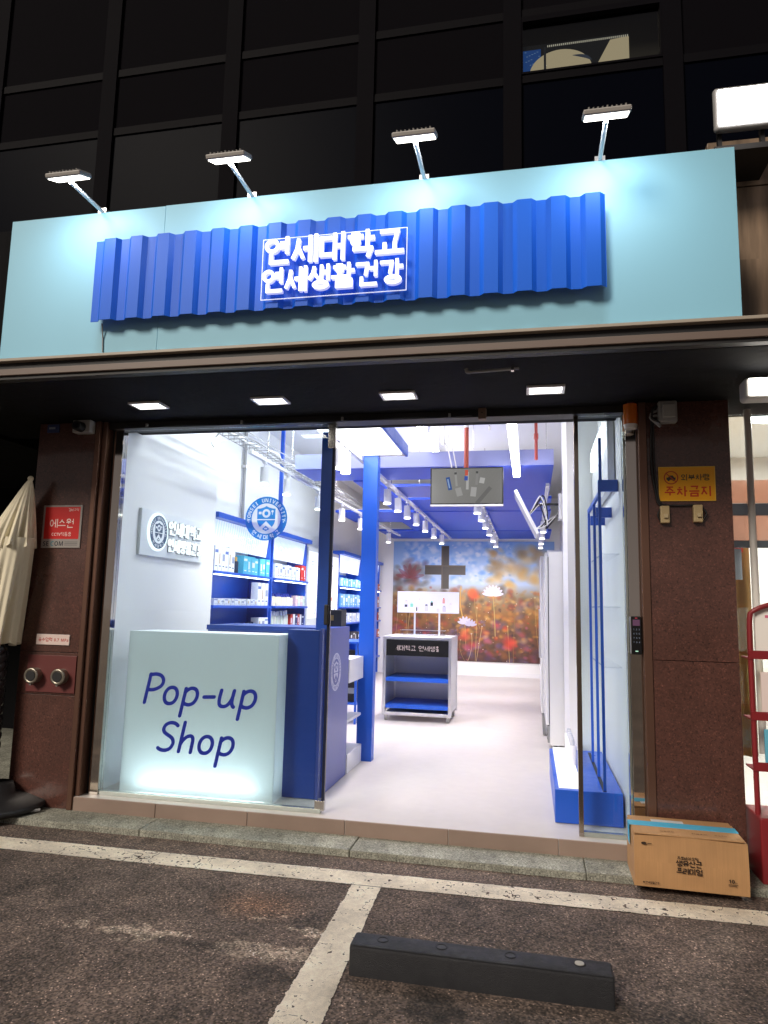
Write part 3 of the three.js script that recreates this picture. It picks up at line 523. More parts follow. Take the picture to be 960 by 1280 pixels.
const embBlue = emblemTex('#0f86dc', '#1a92e2', '#ffffff'), embNavy = emblemTex('#46607c', '#3d5670', '#f4f8fa'), embSilver = emblemTex('#b9bdd6', '#b9bdd6', '#3d4a9a');
{
  const t = thing('sales_counter', 'blue sales counter with a silver crest on its end, beside the light box', 'counter', [-1.6, 0.125, -0.8]);
  part(t, 'body', bx(-2.3, -1.395, 0.14, 1.2, -1.08, -0.54, 0.003), blueDeep);
  part(t, 'end_panel', bx(-1.394, -1.375, 0.128, 1.235, -1.085, -0.36, 0.003), M(lin(0.05, 0.075, 0.34), 0.3));
  part(t, 'front_panel', bx(-1.622, -1.3945, 0.128, 1.225, -0.54, -0.36, 0.003), blueDeep);
  part(t, 'countertop', bx(-2.31, -1.395, 1.2005, 1.235, -1.085, -0.541), blueDeep);
  const g = new THREE.CircleGeometry(0.135, 40); g.rotateY(Math.PI / 2); g.translate(-1.373, 0.92, -0.72);
  part(t, 'crest', g, M(lin(1, 1, 1), 0.35, { map: embSilver, alphaTest: 0.5, metalness: 0.2 }));
}
{
  const t = thing('white_display_desk', 'low white display desk between the blue counter and the blue post', 'desk', [-1.6, 0.125, -1.35]);
  part(t, 'top', bx(-2.2, -1.37, 0.8, 0.98, -1.56, -1.1, 0.004), whiteGloss); part(t, 'shelf', bx(-2.2, -1.38, 0.5, 0.52, -1.55, -1.1), whiteGloss); part(t, 'plinth', bx(-2.2, -1.37, 0.126, 0.27, -1.56, -1.1, 0.004), whiteGloss);
  part(t, 'back', bx(-2.22, -2.201, 0.126, 0.98, -1.56, -1.1), whiteGloss);
  const b = thing('gift_box', 'black gift box with gold print standing on the end of the blue counter', 'box', [-1.5, 1.235, -0.98]);
  part(b, 'carton', bx(-1.58, -1.4, 1.236, 1.36, -1.07, -0.92, 0.002), black); part(b, 'gold_print', bx(-1.53, -1.46, 1.28, 1.32, -0.9195, -0.918), M(lin(0.5, 0.33, 0.12), 0.3, { metalness: 1 }));
  const r = thing('wire_rack', 'low blue wire rack holding black cartons behind the white desk', 'rack', [-2.2, 0.125, -3.6]);
  for (const [x, z] of [[-2.5, -3.9], [-1.86, -3.9], [-2.5, -3.3], [-1.86, -3.3]]) part(r, 'leg', bx(x - 0.012, x + 0.012, 0.126, 1.0, z - 0.012, z + 0.012), blue);
  for (const y of [0.35, 0.68, 1.0]) part(r, 'shelf', bx(-2.52, -1.84, y - 0.02, y, -3.92, -3.28), blue);
  let src; for (let y = 0; y < 2; y++) for (let i = 0; i < 4; i++) { const p = [-2.42 + i * 0.16, [0.351, 0.681][y], -3.45]; if (!src) { src = thing('black_carton', 'first black carton on the low blue wire rack behind the desk', 'carton', p, 'black cartons on the wire rack'); local(src, 'carton', new THREE.BoxGeometry(0.14, 0.22, 0.2).translate(0, 0.11, 0), black); local(src, 'label_band', new THREE.BoxGeometry(0.1, 0.06, 0.002).translate(0, 0.12, 0.101), pm('#8a8f9a')); } else copy(src, src.userData.label.replace('first', ORD[y * 4 + i]), p); }
}
{ // crest board on the near white wall
  const t = thing('backlit_wall_sign', 'white board with a lit round crest and glowing Korean letters on the near wall', 'sign', [-2.83, 1.9, -0.95]);
  part(t, 'board', bx(-2.85, -2.825, 1.735, 2.085, -1.45, -0.43, 0.003), M(lin(0.74, 0.77, 0.8), 0.4));
  const halo = new THREE.CylinderGeometry(0.148, 0.148, 0.012, 40); halo.rotateZ(Math.PI / 2); halo.translate(-2.818, 1.925, -0.66); part(t, 'halo_ring', halo, glow(0.9, 0.97, 1, 1.6));
  const g = new THREE.CircleGeometry(0.13, 40); g.rotateY(Math.PI / 2); g.translate(-2.809, 1.925, -0.66); part(t, 'crest', g, M(lin(1, 1, 1), 0.4, { map: embNavy, alphaTest: 0.5 }));
  const wallLetter = glow(0.95, 0.98, 1, 1.5), letterBack = M(lin(0.2, 0.22, 0.26), 0.5);
  const put = (str, z, y, w, h) => [...str].forEach((ch, i) => { const q = solidLetter(ch, w * 0.86, h, 0.018, 0.0115); q.rotateY(Math.PI / 2); q.translate(-2.824, y, z - i * w); const L = part(t, 'letter', q, wallLetter); const b = solidLetter(ch, w * 0.86, h, 0.006, 0.019); b.rotateY(Math.PI / 2); b.translate(-2.8245, y - 0.002, z - i * w); part(L, 'letter_back', b, letterBack); });
  put('연세대학교', -0.82, 1.925, 0.116, 0.105); put('연세생활건강', -0.82, 1.79, 0.097, 0.1);
}
// ------------------------------------------------------------------ cart with sign in the middle of the floor
{
  const t = thing('display_cart', 'wheeled aluminium display cart with blue shelves and a lettered black header', 'cart', [-1.25, 0.125, -4]);
  const x0 = -1.64, x1 = -0.86, z0 = -3.66, z1 = -4.3, b = 0.19, top = 1.03;
  for (const [x, z] of [[x0, z0], [x1 - 0.035, z0], [x0, z1 + 0.035], [x1 - 0.035, z1 + 0.035]]) part(t, 'post', bx(x, x + 0.035, b, top, z - 0.035, z, 0.003), alu);
  part(t, 'top_frame', bx(x0, x1, top, top + 0.03, z1, z0, 0.004), alu); part(t, 'top_panel', bx(x0 + 0.03, x1 - 0.03, top + 0.0305, top + 0.034, z1 + 0.03, z0 - 0.03), whiteGloss);
  part(t, 'base_frame', bx(x0 + 0.0355, x1 - 0.0355, b, b + 0.035, z1, z0, 0.003), alu);
  part(t, 'back_panel', bx(x0 + 0.036, x1 - 0.036, b + 0.036, top - 0.001, z1 + 0.005, z1 + 0.015), M(lin(0.62, 0.63, 0.66), 0.35, { metalness: 0.5 }));
  for (const x of [x0 + 0.01, x1 - 0.018]) part(t, 'side_panel', bx(x, x + 0.008, b + 0.036, top - 0.001, z1 + 0.036, z0 - 0.036), M(lin(0.62, 0.63, 0.66), 0.35, { metalness: 0.5 }));
  for (const y of [0.56, 0.265]) part(t, 'shelf', bx(x0 + 0.037, x1 - 0.037, y, y + 0.04, z1 + 0.016, z0 - 0.01), blue);
  part(t, 'header', bx(x0 + 0.036, x1 - 0.036, 0.845, 1.022, z0 - 0.03, z0 - 0.006), black);
  const tex = canvasTex(720, 180, (c, w, h) => { c.fillStyle = '#08080a'; c.fillRect(0, 0, w, h); c.save(); c.beginPath(); c.rect(110, 0, 500, h); c.clip(); writeText(c, '세대학교 연세생활', 86, 62, 62, 0.12, '#f0d8dc', 1.06); c.restore(); c.fillStyle = '#08080a'; for (let y = 0; y < h; y += 5) c.fillRect(0, y, w, 1); });
  part(t, 'lettering', plane(x0 + 0.04, x1 - 0.04, 0.85, 1.018, z0 - 0.0045), new THREE.MeshStandardMaterial({ color: 0x222222, map: tex, roughness: 0.4, emissive: 0xffffff, emissiveMap: tex, emissiveIntensity: 0.8 }));
  for (const [x, z] of [[x0 + 0.04, z0 - 0.04], [x1 - 0.04, z0 - 0.04], [x0 + 0.04, z1 + 0.04], [x1 - 0.04, z1 + 0.04]]) { const c = part(t, 'caster', cyl(0.03, 0.03, 0.025, x, 0.156, z, 'x', 16), greyPlastic); part(c, 'caster_fork', bx(x - 0.018, x + 0.018, 0.16, 0.19, z - 0.012, z + 0.02), steel); }
  const s = thing('tabletop_sign', 'white sign showing skincare bottles on two posts, standing on the display cart', 'sign', [-1.17, 1.065, -3.95]);
  const st = canvasTex(720, 240, (c, w, h) => { seed = 6; c.fillStyle = '#f3f1fb'; c.fillRect(0, 0, w, h); const bt = (x, y, ww, hh, col, cap) => { c.fillStyle = col; c.fillRect(x, y, ww, hh); c.fillStyle = cap; c.fillRect(x + ww * 0.2, y - 16, ww * 0.6, 16); }; bt(80, 110, 46, 70, '#e6e2f0', '#d8d4e4'); bt(84, 150, 30, 28, '#3a3a46', '#f3f1fb'); bt(150, 140, 36, 38, '#8fd8c4', '#c8e8de'); bt(220, 180, 14, 44, '#30303a', '#d8d4e4'); bt(250, 90, 10, 134, '#e0dcea', '#a8a4b4'); bt(285, 80, 8, 144, '#d8d4e2', '#a8a4b4'); bt(320, 160, 44, 64, '#d8d6e0', '#5a5868'); bt(390, 120, 30, 40, '#2c2c36', '#7fc8b4'); bt(460, 190, 40, 40, '#dcd8e6', '#e8e4f0'); bt(530, 80, 30, 50, '#e8a8a0', '#d89088'); bt(530, 170, 44, 60, '#cfcbd9', '#b8b4c4'); bt(600, 140, 50, 80, '#e9e6f2', '#dcd8e6'); });
  part(s, 'board', bx(-1.54, -0.81, 1.325, 1.575, -3.965, -3.95, 0.002), whiteGloss); part(s, 'print', plane(-1.535, -0.815, 1.33, 1.57, -3.9485), new THREE.MeshStandardMaterial({ color: 0xffffff, map: st, roughness: 0.4, emissive: 0xffffff, emissiveMap: st, emissiveIntensity: 0.25 }));
  for (const x of [-1.33, -1.04]) part(s, 'post', bx(x - 0.01, x + 0.01, 1.07, 1.325, -3.965, -3.95), whiteGloss);
  part(s, 'foot', bx(-1.44, -0.96, 1.0655, 1.075, -4.06, -3.86), whiteGloss);
  const tr = thing('acrylic_tray', 'shallow clear acrylic tray on top of the display cart, below the white sign', 'tray', [-1.2, 1.065, -3.8]);
  const ac = []; for (const [a, b2, c, d] of [[-1.45, -0.95, -3.83, -3.825], [-1.45, -0.95, -3.7, -3.695], [-1.45, -1.445, -3.824, -3.701], [-0.955, -0.95, -3.824, -3.701]]) ac.push(bx(a, b2, 1.078, 1.13, c, d)); part(tr, 'wall', merge(ac), acrylic); part(tr, 'bottom', bx(-1.45, -0.95, 1.0762, 1.0778, -3.83, -3.695), acrylic); part(tr, 'rim', merge([bx(-1.455, -0.945, 1.13, 1.134, -3.7, -3.692), bx(-1.455, -0.945, 1.13, 1.134, -3.833, -3.825)]), alu);
}
// ------------------------------------------------------------------ hanging screen, poles, wall screen
{
  const t = thing('hanging_screen', 'flat television showing grey product picture, hung from the ceiling over the aisle', 'television', [-0.57, 2.4, -2.1]);
  const zt = -2.12, x0 = -0.905, x1 = -0.235, y0 = 2.335, y1 = 2.685;
  const tex = canvasTex(700, 372, (c, w, h) => { const g = c.createLinearGradient(0, 0, w, h); g.addColorStop(0, '#83827f'); g.addColorStop(1, '#6d6c69'); c.fillStyle = g; c.fillRect(0, 0, w, h); const bar = (x, y, ww, hh, a, col) => { c.save(); c.translate(x, y); c.rotate(a); c.fillStyle = col; c.fillRect(-ww / 2, -hh / 2, ww, hh); c.restore(); };
    bar(275, 250, 60, 90, -0.25, '#8f8e8c'); bar(420, 250, 56, 100, 0.1, '#989795'); bar(505, 130, 50, 60, 0.2, '#a3a2a0'); bar(360, 130, 26, 190, 0.02, '#a09f9d'); bar(350, 45, 30, 60, 0.02, '#b8503e'); bar(346, 105, 34, 46, 0.05, '#3a4f9a'); bar(175, 160, 40, 140, -0.2, '#2f4c86'); bar(172, 160, 14, 100, -0.2, '#7f96bc'); bar(245, 110, 22, 160, -0.1, '#8d8c8a'); bar(455, 100, 24, 150, 0.08, '#7f7e7c'); bar(240, 50, 24, 24, -0.1, '#4a4a4a'); bar(455, 42, 24, 24, 0.08, '#4a4a4a'); bar(520, 290, 220, 40, -0.9, '#62615f'); });
  part(t, 'casing', bx(x0, x1, y0, y1, zt - 0.04, zt, 0.006), black); part(t, 'bezel', bx(x0 + 0.001, x1 - 0.001, y0 - 0.012, y0 + 0.004, zt - 0.03, zt + 0.004), whiteGloss);
  part(t, 'screen', plane(x0 + 0.012, x1 - 0.012, y0 + 0.014, y1 - 0.012, zt + 0.0025), new THREE.MeshStandardMaterial({ color: 0x080808, roughness: 0.25, emissive: 0xffffff, emissiveMap: tex, emissiveIntensity: 0.95 }));
  part(t, 'pole', cyl(0.022, 0.022, 0.84, -0.58, 3.08, zt - 0.08, 'y', 14), M(lin(0.42, 0.08, 0.05), 0.45)); part(t, 'pole_sleeve', cyl(0.026, 0.026, 0.42, -0.58, 3.29, zt - 0.08, 'y', 14), whiteGloss);
  part(t, 'bracket', bx(-0.66, -0.5, 2.55, 2.66, zt - 0.1, zt - 0.041), greyPlastic);
  part(t, 'cable', tube([[-0.66, 3.2, zt - 0.1], [-0.75, 3.0, zt - 0.05], [-0.7, 2.85, zt - 0.05], [-0.66, 2.62, zt - 0.07]], 0.006, 30, 6), white); part(t, 'cable', tube([[-0.8, 3.3, zt - 0.2], [-0.84, 3.05, zt - 0.1], [-0.76, 2.9, zt - 0.1], [-0.7, 2.62, zt - 0.07]], 0.006, 30, 6), white);
  const d = thing('ceiling_duct', 'white folded metal arm beside the red pole of the hanging television', 'bracket', [-0.8, 2.9, -2.6]);
  part(d, 'arm', merge([bx(-0.98, -0.95, 2.92, 3.5, -2.25, -2.2), bx(-0.82, -0.79, 2.92, 3.5, -2.25, -2.2), bx(-0.985, -0.785, 3.15, 3.19, -2.26, -2.19)]), whiteGloss); part(d, 'plate', bx(-0.93, -0.84, 2.9, 3.14, -2.24, -2.21), whiteGloss);
  const p = thing('red_pipe', 'thin red fire pipe running down to the blue ceiling near the white cabinets', 'pipe', [0.1, 2.8, -2.2]);
  part(p, 'pipe', cyl(0.016, 0.016, 0.74, 0.06, 3.13, -2.2, 'y', 10), M(lin(0.42, 0.06, 0.05), 0.4)); part(p, 'coupling', cyl(0.022, 0.022, 0.05, 0.06, 2.98, -2.2, 'y', 10), M(lin(0.42, 0.06, 0.05), 0.4));
  for (const [x, z, l] of [[-0.35, -1.9, 'thin grey drop rod hanging from the ceiling between pole and strip light'], [-1.0, -1.7, 'thin grey drop rod hanging from the ceiling beside the glowing canopy box']]) { const r = thing('drop_rod', l, 'rod', [x, 3, z]); part(r, 'rod', cyl(0.004, 0.004, 0.5, x, 3.25, z, 'y', 6), steel); part(r, 'socket', cyl(0.012, 0.012, 0.04, x, 2.99, z, 'y', 8), white); }
}
{
  const t = thing('wall_screen', 'tilted white screen on a black wall arm with tangled cables, beside the blue ceiling', 'television', [0.1, 2.2, -2.6]);
  const g = new THREE.BoxGeometry(0.03, 0.46, 0.5); g.rotateZ(0.46); g.translate(-0.03, 2.3, -2.6); part(t, 'screen', g, whiteGloss);
  part(t, 'arm', tube([[0.0, 2.33, -2.6], [0.1, 2.4, -2.6], [0.3, 2.4, -2.6]], 0.012, 20, 8), black); part(t, 'wall_plate', bx(0.27, 0.3, 2.25, 2.5, -2.66, -2.54), whiteGloss);
  for (let k = 0; k < 5; k++) { seed = 300 + k; part(t, 'cable', tube([[0.0 + rr(-0.01, 0.02), 2.3, -2.55], [0.04 + rr(0, 0.1), 2.42 + rr(-0.05, 0.06), -2.5], [0.12 + rr(-0.03, 0.05), 2.25 + rr(-0.1, 0.05), -2.5], [0.08 + rr(-0.04, 0.08), 2.16, -2.52], [0.26, 2.3, -2.56]], 0.006, 40, 6), k % 2 ? white : black); }
}
// ------------------------------------------------------------------ right side: white cabinets, blue rack, header sign
{
  const t = thing('white_refrigerator', 'tall white display refrigerator with its side towards the door', 'refrigerator', [0.22, 0.125, -2.7]);
  part(t, 'body', bx(0.17, 0.55, 0.17, 1.94, -3.2, -2.52, 0.006), whiteGloss); part(t, 'door', bx(0.135, 0.162, 0.35, 1.9, -3.19, -2.53, 0.004), whiteGloss); part(t, 'gasket', bx(0.162, 0.17, 0.36, 1.89, -3.18, -2.54), black);
  part(t, 'kick_grille', bx(0.15, 0.1695, 0.19, 0.34, -3.18, -2.54), greyPlastic); for (const z of [-3.1, -2.62]) part(t, 'foot', cyl(0.02, 0.02, 0.045, 0.22, 0.148, z, 'y', 10), black);
  for (let i = 0; i < 3; i++) part(t, 'vent', bx(0.146, 0.149, 0.215 + i * 0.035, 0.225 + i * 0.035, -2.75, -2.58), black);
  const u = thing('white_refrigerator', 'second white refrigerator behind the first one, against the same wall', 'refrigerator', [0.22, 0.125, -3.7]);
  part(u, 'body', bx(0.15, 0.55, 0.17, 1.99, -4.1, -3.25, 0.006), whiteGloss); part(u, 'door', bx(0.105, 0.142, 0.35, 1.95, -4.09, -3.26, 0.004), whiteGloss); part(u, 'kick_grille', bx(0.12, 0.1495, 0.14, 0.34, -4.08, -3.27), greyPlastic); part(u, 'handle', bx(0.085, 0.104, 0.9, 1.4, -3.36, -3.33, 0.004), alu);
  const v = thing('white_wardrobe_cabinet', 'tall white cabinet at the far end of the wall, next to the mural', 'cabinet', [0.3, 0.125, -6]);
  part(v, 'body', bx(0.2, 0.55, 0.126, 2.1, -8.6, -4.3, 0.004), whiteGloss); for (let i = 0; i < 4; i++) part(v, 'door', bx(0.18, 0.199, 0.2, 2.05, -8.55 + i * 1.06, -7.53 + i * 1.06, 0.003), whiteGloss);
}
{
  const t = thing('blue_display_rack', 'blue rack of three slim uprights on a blue plinth with lit white top', 'display rack', [0.35, 0.125, -0.9]);
  part(t, 'plinth', bx(0.14, 0.535, 0.127, 0.32, -1.58, -0.3, 0.004), blue);
  part(t, 'light_panel', bx(0.165, 0.3, 0.3205, 0.335, -1.57, -0.34), glow(1, 1, 1, 1.1));
  part(t, 'slot', bx(0.423, 0.445, 0.3202, 0.322, -1.5, -0.32), black);
  for (const z of [-1.15, -0.7, -0.32]) part(t, 'upright', bx(0.425, 0.443, 0.323, 2.12, z - 0.014, z, 0.002), blue);
  part(t, 'upright', bx(0.432, 0.45, 2.15, 2.5, -0.34, -0.325), blue);
  part(t, 'top_rail', bx(0.425, 0.443, 2.121, 2.15, -1.17, -0.318, 0.002), blue); part(t, 'wall_arm', bx(0.425, 0.548, 2.151, 2.225, -0.345, -0.32, 0.003), blue); part(t, 'wall_arm', bx(0.4445, 0.548, 2.03, 2.1, -0.71, -0.69, 0.003), blue); part(t, 'wall_arm', bx(0.4445, 0.548, 2.03, 2.1, -1.16, -1.14, 0.003), blue);
  for (const y of [1.75, 1.42, 1.05]) part(t, 'glass_shelf', bx(0.4445, 0.548, y, y + 0.008, -1.3, -0.34), acrylic);
  const w = thing('white_bottle', 'white bottles lined up on the lit plinth top beside the steel door post', 'bottle', [0.28, 0.336, -1.4], 'white bottles on the plinth'); local(w, 'bottle_body', new THREE.CylinderGeometry(0.03, 0.03, 0.13, 14).translate(0, 0.066, 0), pm('#f0f0f4')); local(w, 'cap', new THREE.CylinderGeometry(0.014, 0.016, 0.04, 12).translate(0, 0.152, 0), pm('#c8ccd8'));
  w.userData.label = 'first white bottle from the back on the lit plinth top'; for (let i = 1; i < 6; i++) copy(w, w.userData.label.replace('first', ORD[i]), [0.28, 0.336, -1.4 + i * 0.09]);
}
{
  const t = thing('lit_header_sign', 'glowing white letter board high on the side wall, above the blue rack', 'sign', [0.5, 2.4, -1]);
  part(t, 'board', bx(0.5, 0.545, 2.2, 2.72, -1.6, -0.45, 0.004), whiteGloss);
  [...'연세생활건강'].forEach((ch, i) => { const q = solidLetter(ch, 0.15, 0.15, 0.02, 0.026); q.rotateY(-Math.PI / 2); q.translate(0.499, 2.5, -1.5 + i * 0.165); part(t, 'letter', q, glow(1, 1, 1, 2)); });
}
// ------------------------------------------------------------------ shop front: soffit, sign, glass, frames
struct('canopy_soffit', bx(-3.95, 2.6, 2.63, 2.755, -0.4, 0.86), blackMatt); struct('canopy_beam', bx(-3.95, 0.96, 2.757, 3.58, -0.4, 0.86), blackMatt);
struct('transom', bx(-2.9, 0.6, 2.585, 2.629, -0.16, -0.04), black);
{
  const t = thing('fascia_trim', 'brown metal strip along the bottom edge of the shop sign', 'trim', [-0.8, 2.65, 0.9]);
  part(t, 'upper_strip', bx(-4.2, 2.6, 2.735, 2.752, 0.862, 0.935, 0.003), M(lin(0.36, 0.31, 0.25), 0.5));
  part(t, 'dark_channel', bx(-4.2, 2.6, 2.69, 2.7345, 0.8605, 0.9), black);
  part(t, 'lower_strip', bx(-4.2, 2.6, 2.652, 2.6895, 0.8605, 0.93, 0.003), M(lin(0.15, 0.11, 0.09), 0.5));
  part(t, 'drip_edge', bx(-4.2, 2.6, 2.632, 2.6515, 0.8605, 0.915), black);
}
{
  const t = thing('shop_sign', 'long sky blue sign board above the shop with glowing Korean letters', 'sign', [-1, 2.76, 0.9]);
  part(t, 'board', bx(-3.0, -2.0045, 2.765, 3.612, 0.863, 0.9, 0.002), skyBlue); part(t, 'board', bx(-2.0038, 0.968, 2.765, 3.615, 0.863, 0.9, 0.002), skyBlue);
  { // folded sheet: a trapezoid wave drawn once and extruded upwards
    const x0 = -2.385, x1 = 0.365, per = (x1 - x0) / 17, dep = 0.024, th = 0.003, pts = [];
    for (let i = 0; i < 17; i++) { const x = x0 + i * per; pts.push([x, 0], [x + per * 0.28, 0], [x + per * 0.42, dep], [x + per * 0.84, dep]); if (i % 1 === 0) pts.push([x + per * 0.98, 0]); }
    pts.push([x1, 0]);
    const sh = new THREE.Shape(); pts.forEach(([x, z], i) => (i ? sh.lineTo(x, z) : sh.moveTo(x, z))); for (let i = pts.length - 1; i >= 0; i--) sh.lineTo(pts[i][0], pts[i][1] - th);
    const g = new THREE.ExtrudeGeometry(sh, { depth: 0.475, bevelEnabled: false }); g.rotateX(-Math.PI / 2); // x, depth -> x, z
    // shape y became -z: flip so that the ridges face the street
    g.scale(1, 1, -1); const idx = g.index; const p = g.attributes.position; const gg = g.toNonIndexed(); const a = gg.attributes.position.array; for (let i = 0; i < a.length; i += 9) for (let k = 0; k < 3; k++) { const s = a[i + 3 + k]; a[i + 3 + k] = a[i + 6 + k]; a[i + 6 + k] = s; } gg.deleteAttribute('normal'); gg.computeVertexNormals(); gg.translate(0, 2.925, 0.956);
    part(t, 'corrugated_sheet', gg, corr);
  }
  for (const [x, y] of [[-2.3, 2.98], [-2.3, 3.35], [0.3, 2.98], [0.3, 3.35], [-1, 3.35], [-1, 2.97]]) part(t, 'standoff', cyl(0.012, 0.012, 0.042, x, y, 0.922, 'z', 10), steel);
  part(t, 'acrylic_plate', bx(-1.365, -0.6, 2.965, 3.295, 0.992, 0.996), P(lin(0.95, 0.97, 1), 0.3, { transmission: 1, thickness: 0, ior: 1.2, specularIntensity: 0.15 }));
  part(t, 'plate_edge', merge([bx(-1.368, -0.597, 3.2955, 3.2975, 0.991, 0.997), bx(-1.368, -0.597, 2.962, 2.9645, 0.991, 0.997), bx(-1.368, -1.3655, 2.965, 3.295, 0.991, 0.997), bx(-0.5995, -0.597, 2.965, 3.295, 0.991, 0.997)]), M(lin(0.8, 0.82, 0.9), 0.3, { emissive: lin(0.6, 0.66, 0.95), emissiveIntensity: 0.6 }));
  const letterFace = glow(0.97, 0.98, 1, 1.7), letterSide = M(lin(0.7, 0.7, 0.78), 0.4, { emissive: lin(0.5, 0.52, 0.9), emissiveIntensity: 0.7 });
  const put = (str, x, y, w, h, th) => [...str].forEach((ch, i) => { const q = solidLetter(ch, w * 0.9, h, 0.004, th); q.translate(x + i * w, y, 1.021); const L = part(t, 'letter', q, letterFace); const r = solidLetter(ch, w * 0.9, h, 0.0235, th * 0.94); r.translate(x + i * w, y, 0.9972); part(L, 'letter_return', r, letterSide); });
  put('연세대학교', -1.345, 3.148, 0.149, 0.132, 0.0192); put('연세생활건강', -1.352, 2.992, 0.125, 0.12, 0.0162);
  part(t, 'wire', tube([[-2.33, 2.925, 0.93], [-2.335, 2.85, 0.906], [-2.33, 2.768, 0.906]], 0.004, 12, 6), greyPlastic);
}
{ // sign spot lamps on straight arms
  const spots = [[-2.412, 'leftmost'], [-1.49, 'second'], [-0.532, 'third'], [0.351, 'rightmost']];
  const src = thing('sign_spotlight', 'x', 'spotlight', [0, 3.612, 0.9], 'spotlights over the shop sign');
  local(src, 'arm', new THREE.CylinderGeometry(0.011, 0.011, 0.3, 10).rotateX(Math.PI / 2).translate(0, 0.012, 0.13), M(lin(0.75, 0.76, 0.78), 0.5));
  local(src, 'bracket', new THREE.BoxGeometry(0.05, 0.03, 0.03).translate(0, 0.016, -0.02), alu);
  const head = local(src, 'lamp_head', new RoundedBoxGeometry(0.21, 0.026, 0.11, 2, 0.008).rotateX(0.4).translate(0, 0.035, 0.3), M(lin(0.4, 0.38, 0.36), 0.5));
  const fins = []; for (let i = 0; i < 9; i++) fins.push(new THREE.BoxGeometry(0.006, 0.007 + 0.005 * (i % 4 === 0), 0.09).translate(-0.08 + i * 0.02, 0.016, 0)); const fg = merge(fins); fg.rotateX(0.4); fg.translate(0, 0.035, 0.3); local(head, 'cooling_fins', fg, M(lin(0.3, 0.29, 0.28), 0.6));
  local(src, 'lens', new THREE.BoxGeometry(0.19, 0.004, 0.09).translate(0, -0.0155, 0).rotateX(0.4).translate(0, 0.035, 0.3), LEDw);
  spots.forEach(([x, w], i) => {
    const label = { leftmost: 'white spotlight on an arm over the sign, above the blank left end', second: 'white spotlight on an arm over the sign, just left of the glowing letters', third: 'white spotlight on an arm over the sign, just right of the glowing letters', rightmost: 'white spotlight on an arm over the sign, nearest the bright floodlight' }[w];
    let o = src; if (i) o = copy(src, label, [x, 3.612, 0.9]); else { src.position.x = x; src.userData.label = label; }
    const n = [-Math.cos(0.4), -Math.sin(0.4)], ly = 3.612 + 0.035 + n[0] * 0.021, lz = 1.2 + n[1] * 0.021, l = new THREE.RectAreaLight(0xf4faff, 62, 0.18, 0.085); l.position.set(x, ly, lz); l.lookAt(x, ly + n[0], lz + n[1]); scene.add(l);
  });
}
{ // recessed downlights in the soffit
  [[-2.36, 'over the near white wall'], [-1.545, 'over the round emblem'], [-0.75, 'over the open doorway'], [0.09, 'over the steel door post']].forEach(([x, w], i) => {
    const t = thing('soffit_downlight', 'square recessed soffit downlight ' + w, 'downlight', [x, 2.62, 0.34], 'soffit downlights');
    part(t, 'frame', merge([bx(x - 0.105, x + 0.105, 2.618, 2.6295, 0.275, 0.29), bx(x - 0.105, x + 0.105, 2.618, 2.6295, 0.4, 0.415), bx(x - 0.105, x - 0.09, 2.618, 2.6295, 0.2905, 0.3995), bx(x + 0.09, x + 0.105, 2.618, 2.6295, 0.2905, 0.3995)]), whiteGloss);
    part(t, 'diffuser', bx(x - 0.089, x + 0.089, 2.621, 2.6295, 0.291, 0.399), LEDw);
    rectLight(t, 0.176, 0.106, [x, 2.62, 0.345], [x, 0, 0.3451], 0xfff3e0, 5);
  });
}
{ // glass front
  const t = thing('shop_window', 'large fixed shop window pane with a dark framed edge, left of the doorway', 'shop window', [-2, 0.125, -0.1]);
  part(t, 'pane', bx(-2.79, -1.27, 0.15, 2.584, -0.106, -0.094), clearGlass);
  part(t, 'bottom_rail', bx(-2.79, -1.27, 0.1255, 0.15, -0.12, -0.08, 0.002), M(lin(0.5, 0.55, 0.52), 0.25, { metalness: 0.7 }));
  part(t, 'edge_profile', bx(-1.2695, -1.25, 0.15, 2.584, -0.112, -0.088, 0.002), M(lin(0.015, 0.02, 0.045), 0.2));
  part(t, 'patch_fitting', bx(-1.31, -1.249, 0.14, 0.2, -0.117, -0.083, 0.002), steel); part(t, 'patch_fitting', bx(-1.3, -1.249, 2.42, 2.584, -0.117, -0.083, 0.002), steel);
  part(t, 'handle', bx(-1.285, -1.255, 1.27, 1.4, -0.086, -0.062, 0.01), black);
  part(t, 'side_profile', bx(-2.86, -2.7905, 0.1255, 2.6, -0.13, -0.07, 0.003), mirrorSteel);
  const e = thing('emblem_sticker', 'round blue and white crest sticker on the shop window', 'sticker', [-1.712, 1.955, -0.09]);
  const g = new THREE.CircleGeometry(0.148, 48); g.translate(-1.712, 1.955, -0.0925); part(e, 'sticker', g, P(lin(1, 1, 1), 0.6, { transmission: 0.85, thickness: 0, map: embBlue, alphaTest: 0.5 }));
  const d = thing('glass_sidelight', 'narrow glass sidelight with steel post, right of the open doorway', 'shop window', [0.4, 0.125, -0.1]);
  part(d, 'pane', bx(0.2925, 0.548, 0.15, 2.584, -0.106, -0.094), clearGlass); part(d, 'steel_post', bx(0.265, 0.292, 0.1255, 2.584, -0.125, -0.075, 0.003), M(lin(0.42, 0.36, 0.3), 0.15, { metalness: 1 })); part(d, 'bottom_rail', bx(0.2925, 0.548, 0.1255, 0.15, -0.12, -0.08, 0.002), M(lin(0.5, 0.55, 0.52), 0.25, { metalness: 0.7 }));
  part(d, 'side_profile', bx(0.5485, 0.562, 0.1255, 2.6, -0.125, -0.075, 0.002), M(lin(0.6, 0.66, 0.62), 0.12, { metalness: 0.9 }));
}
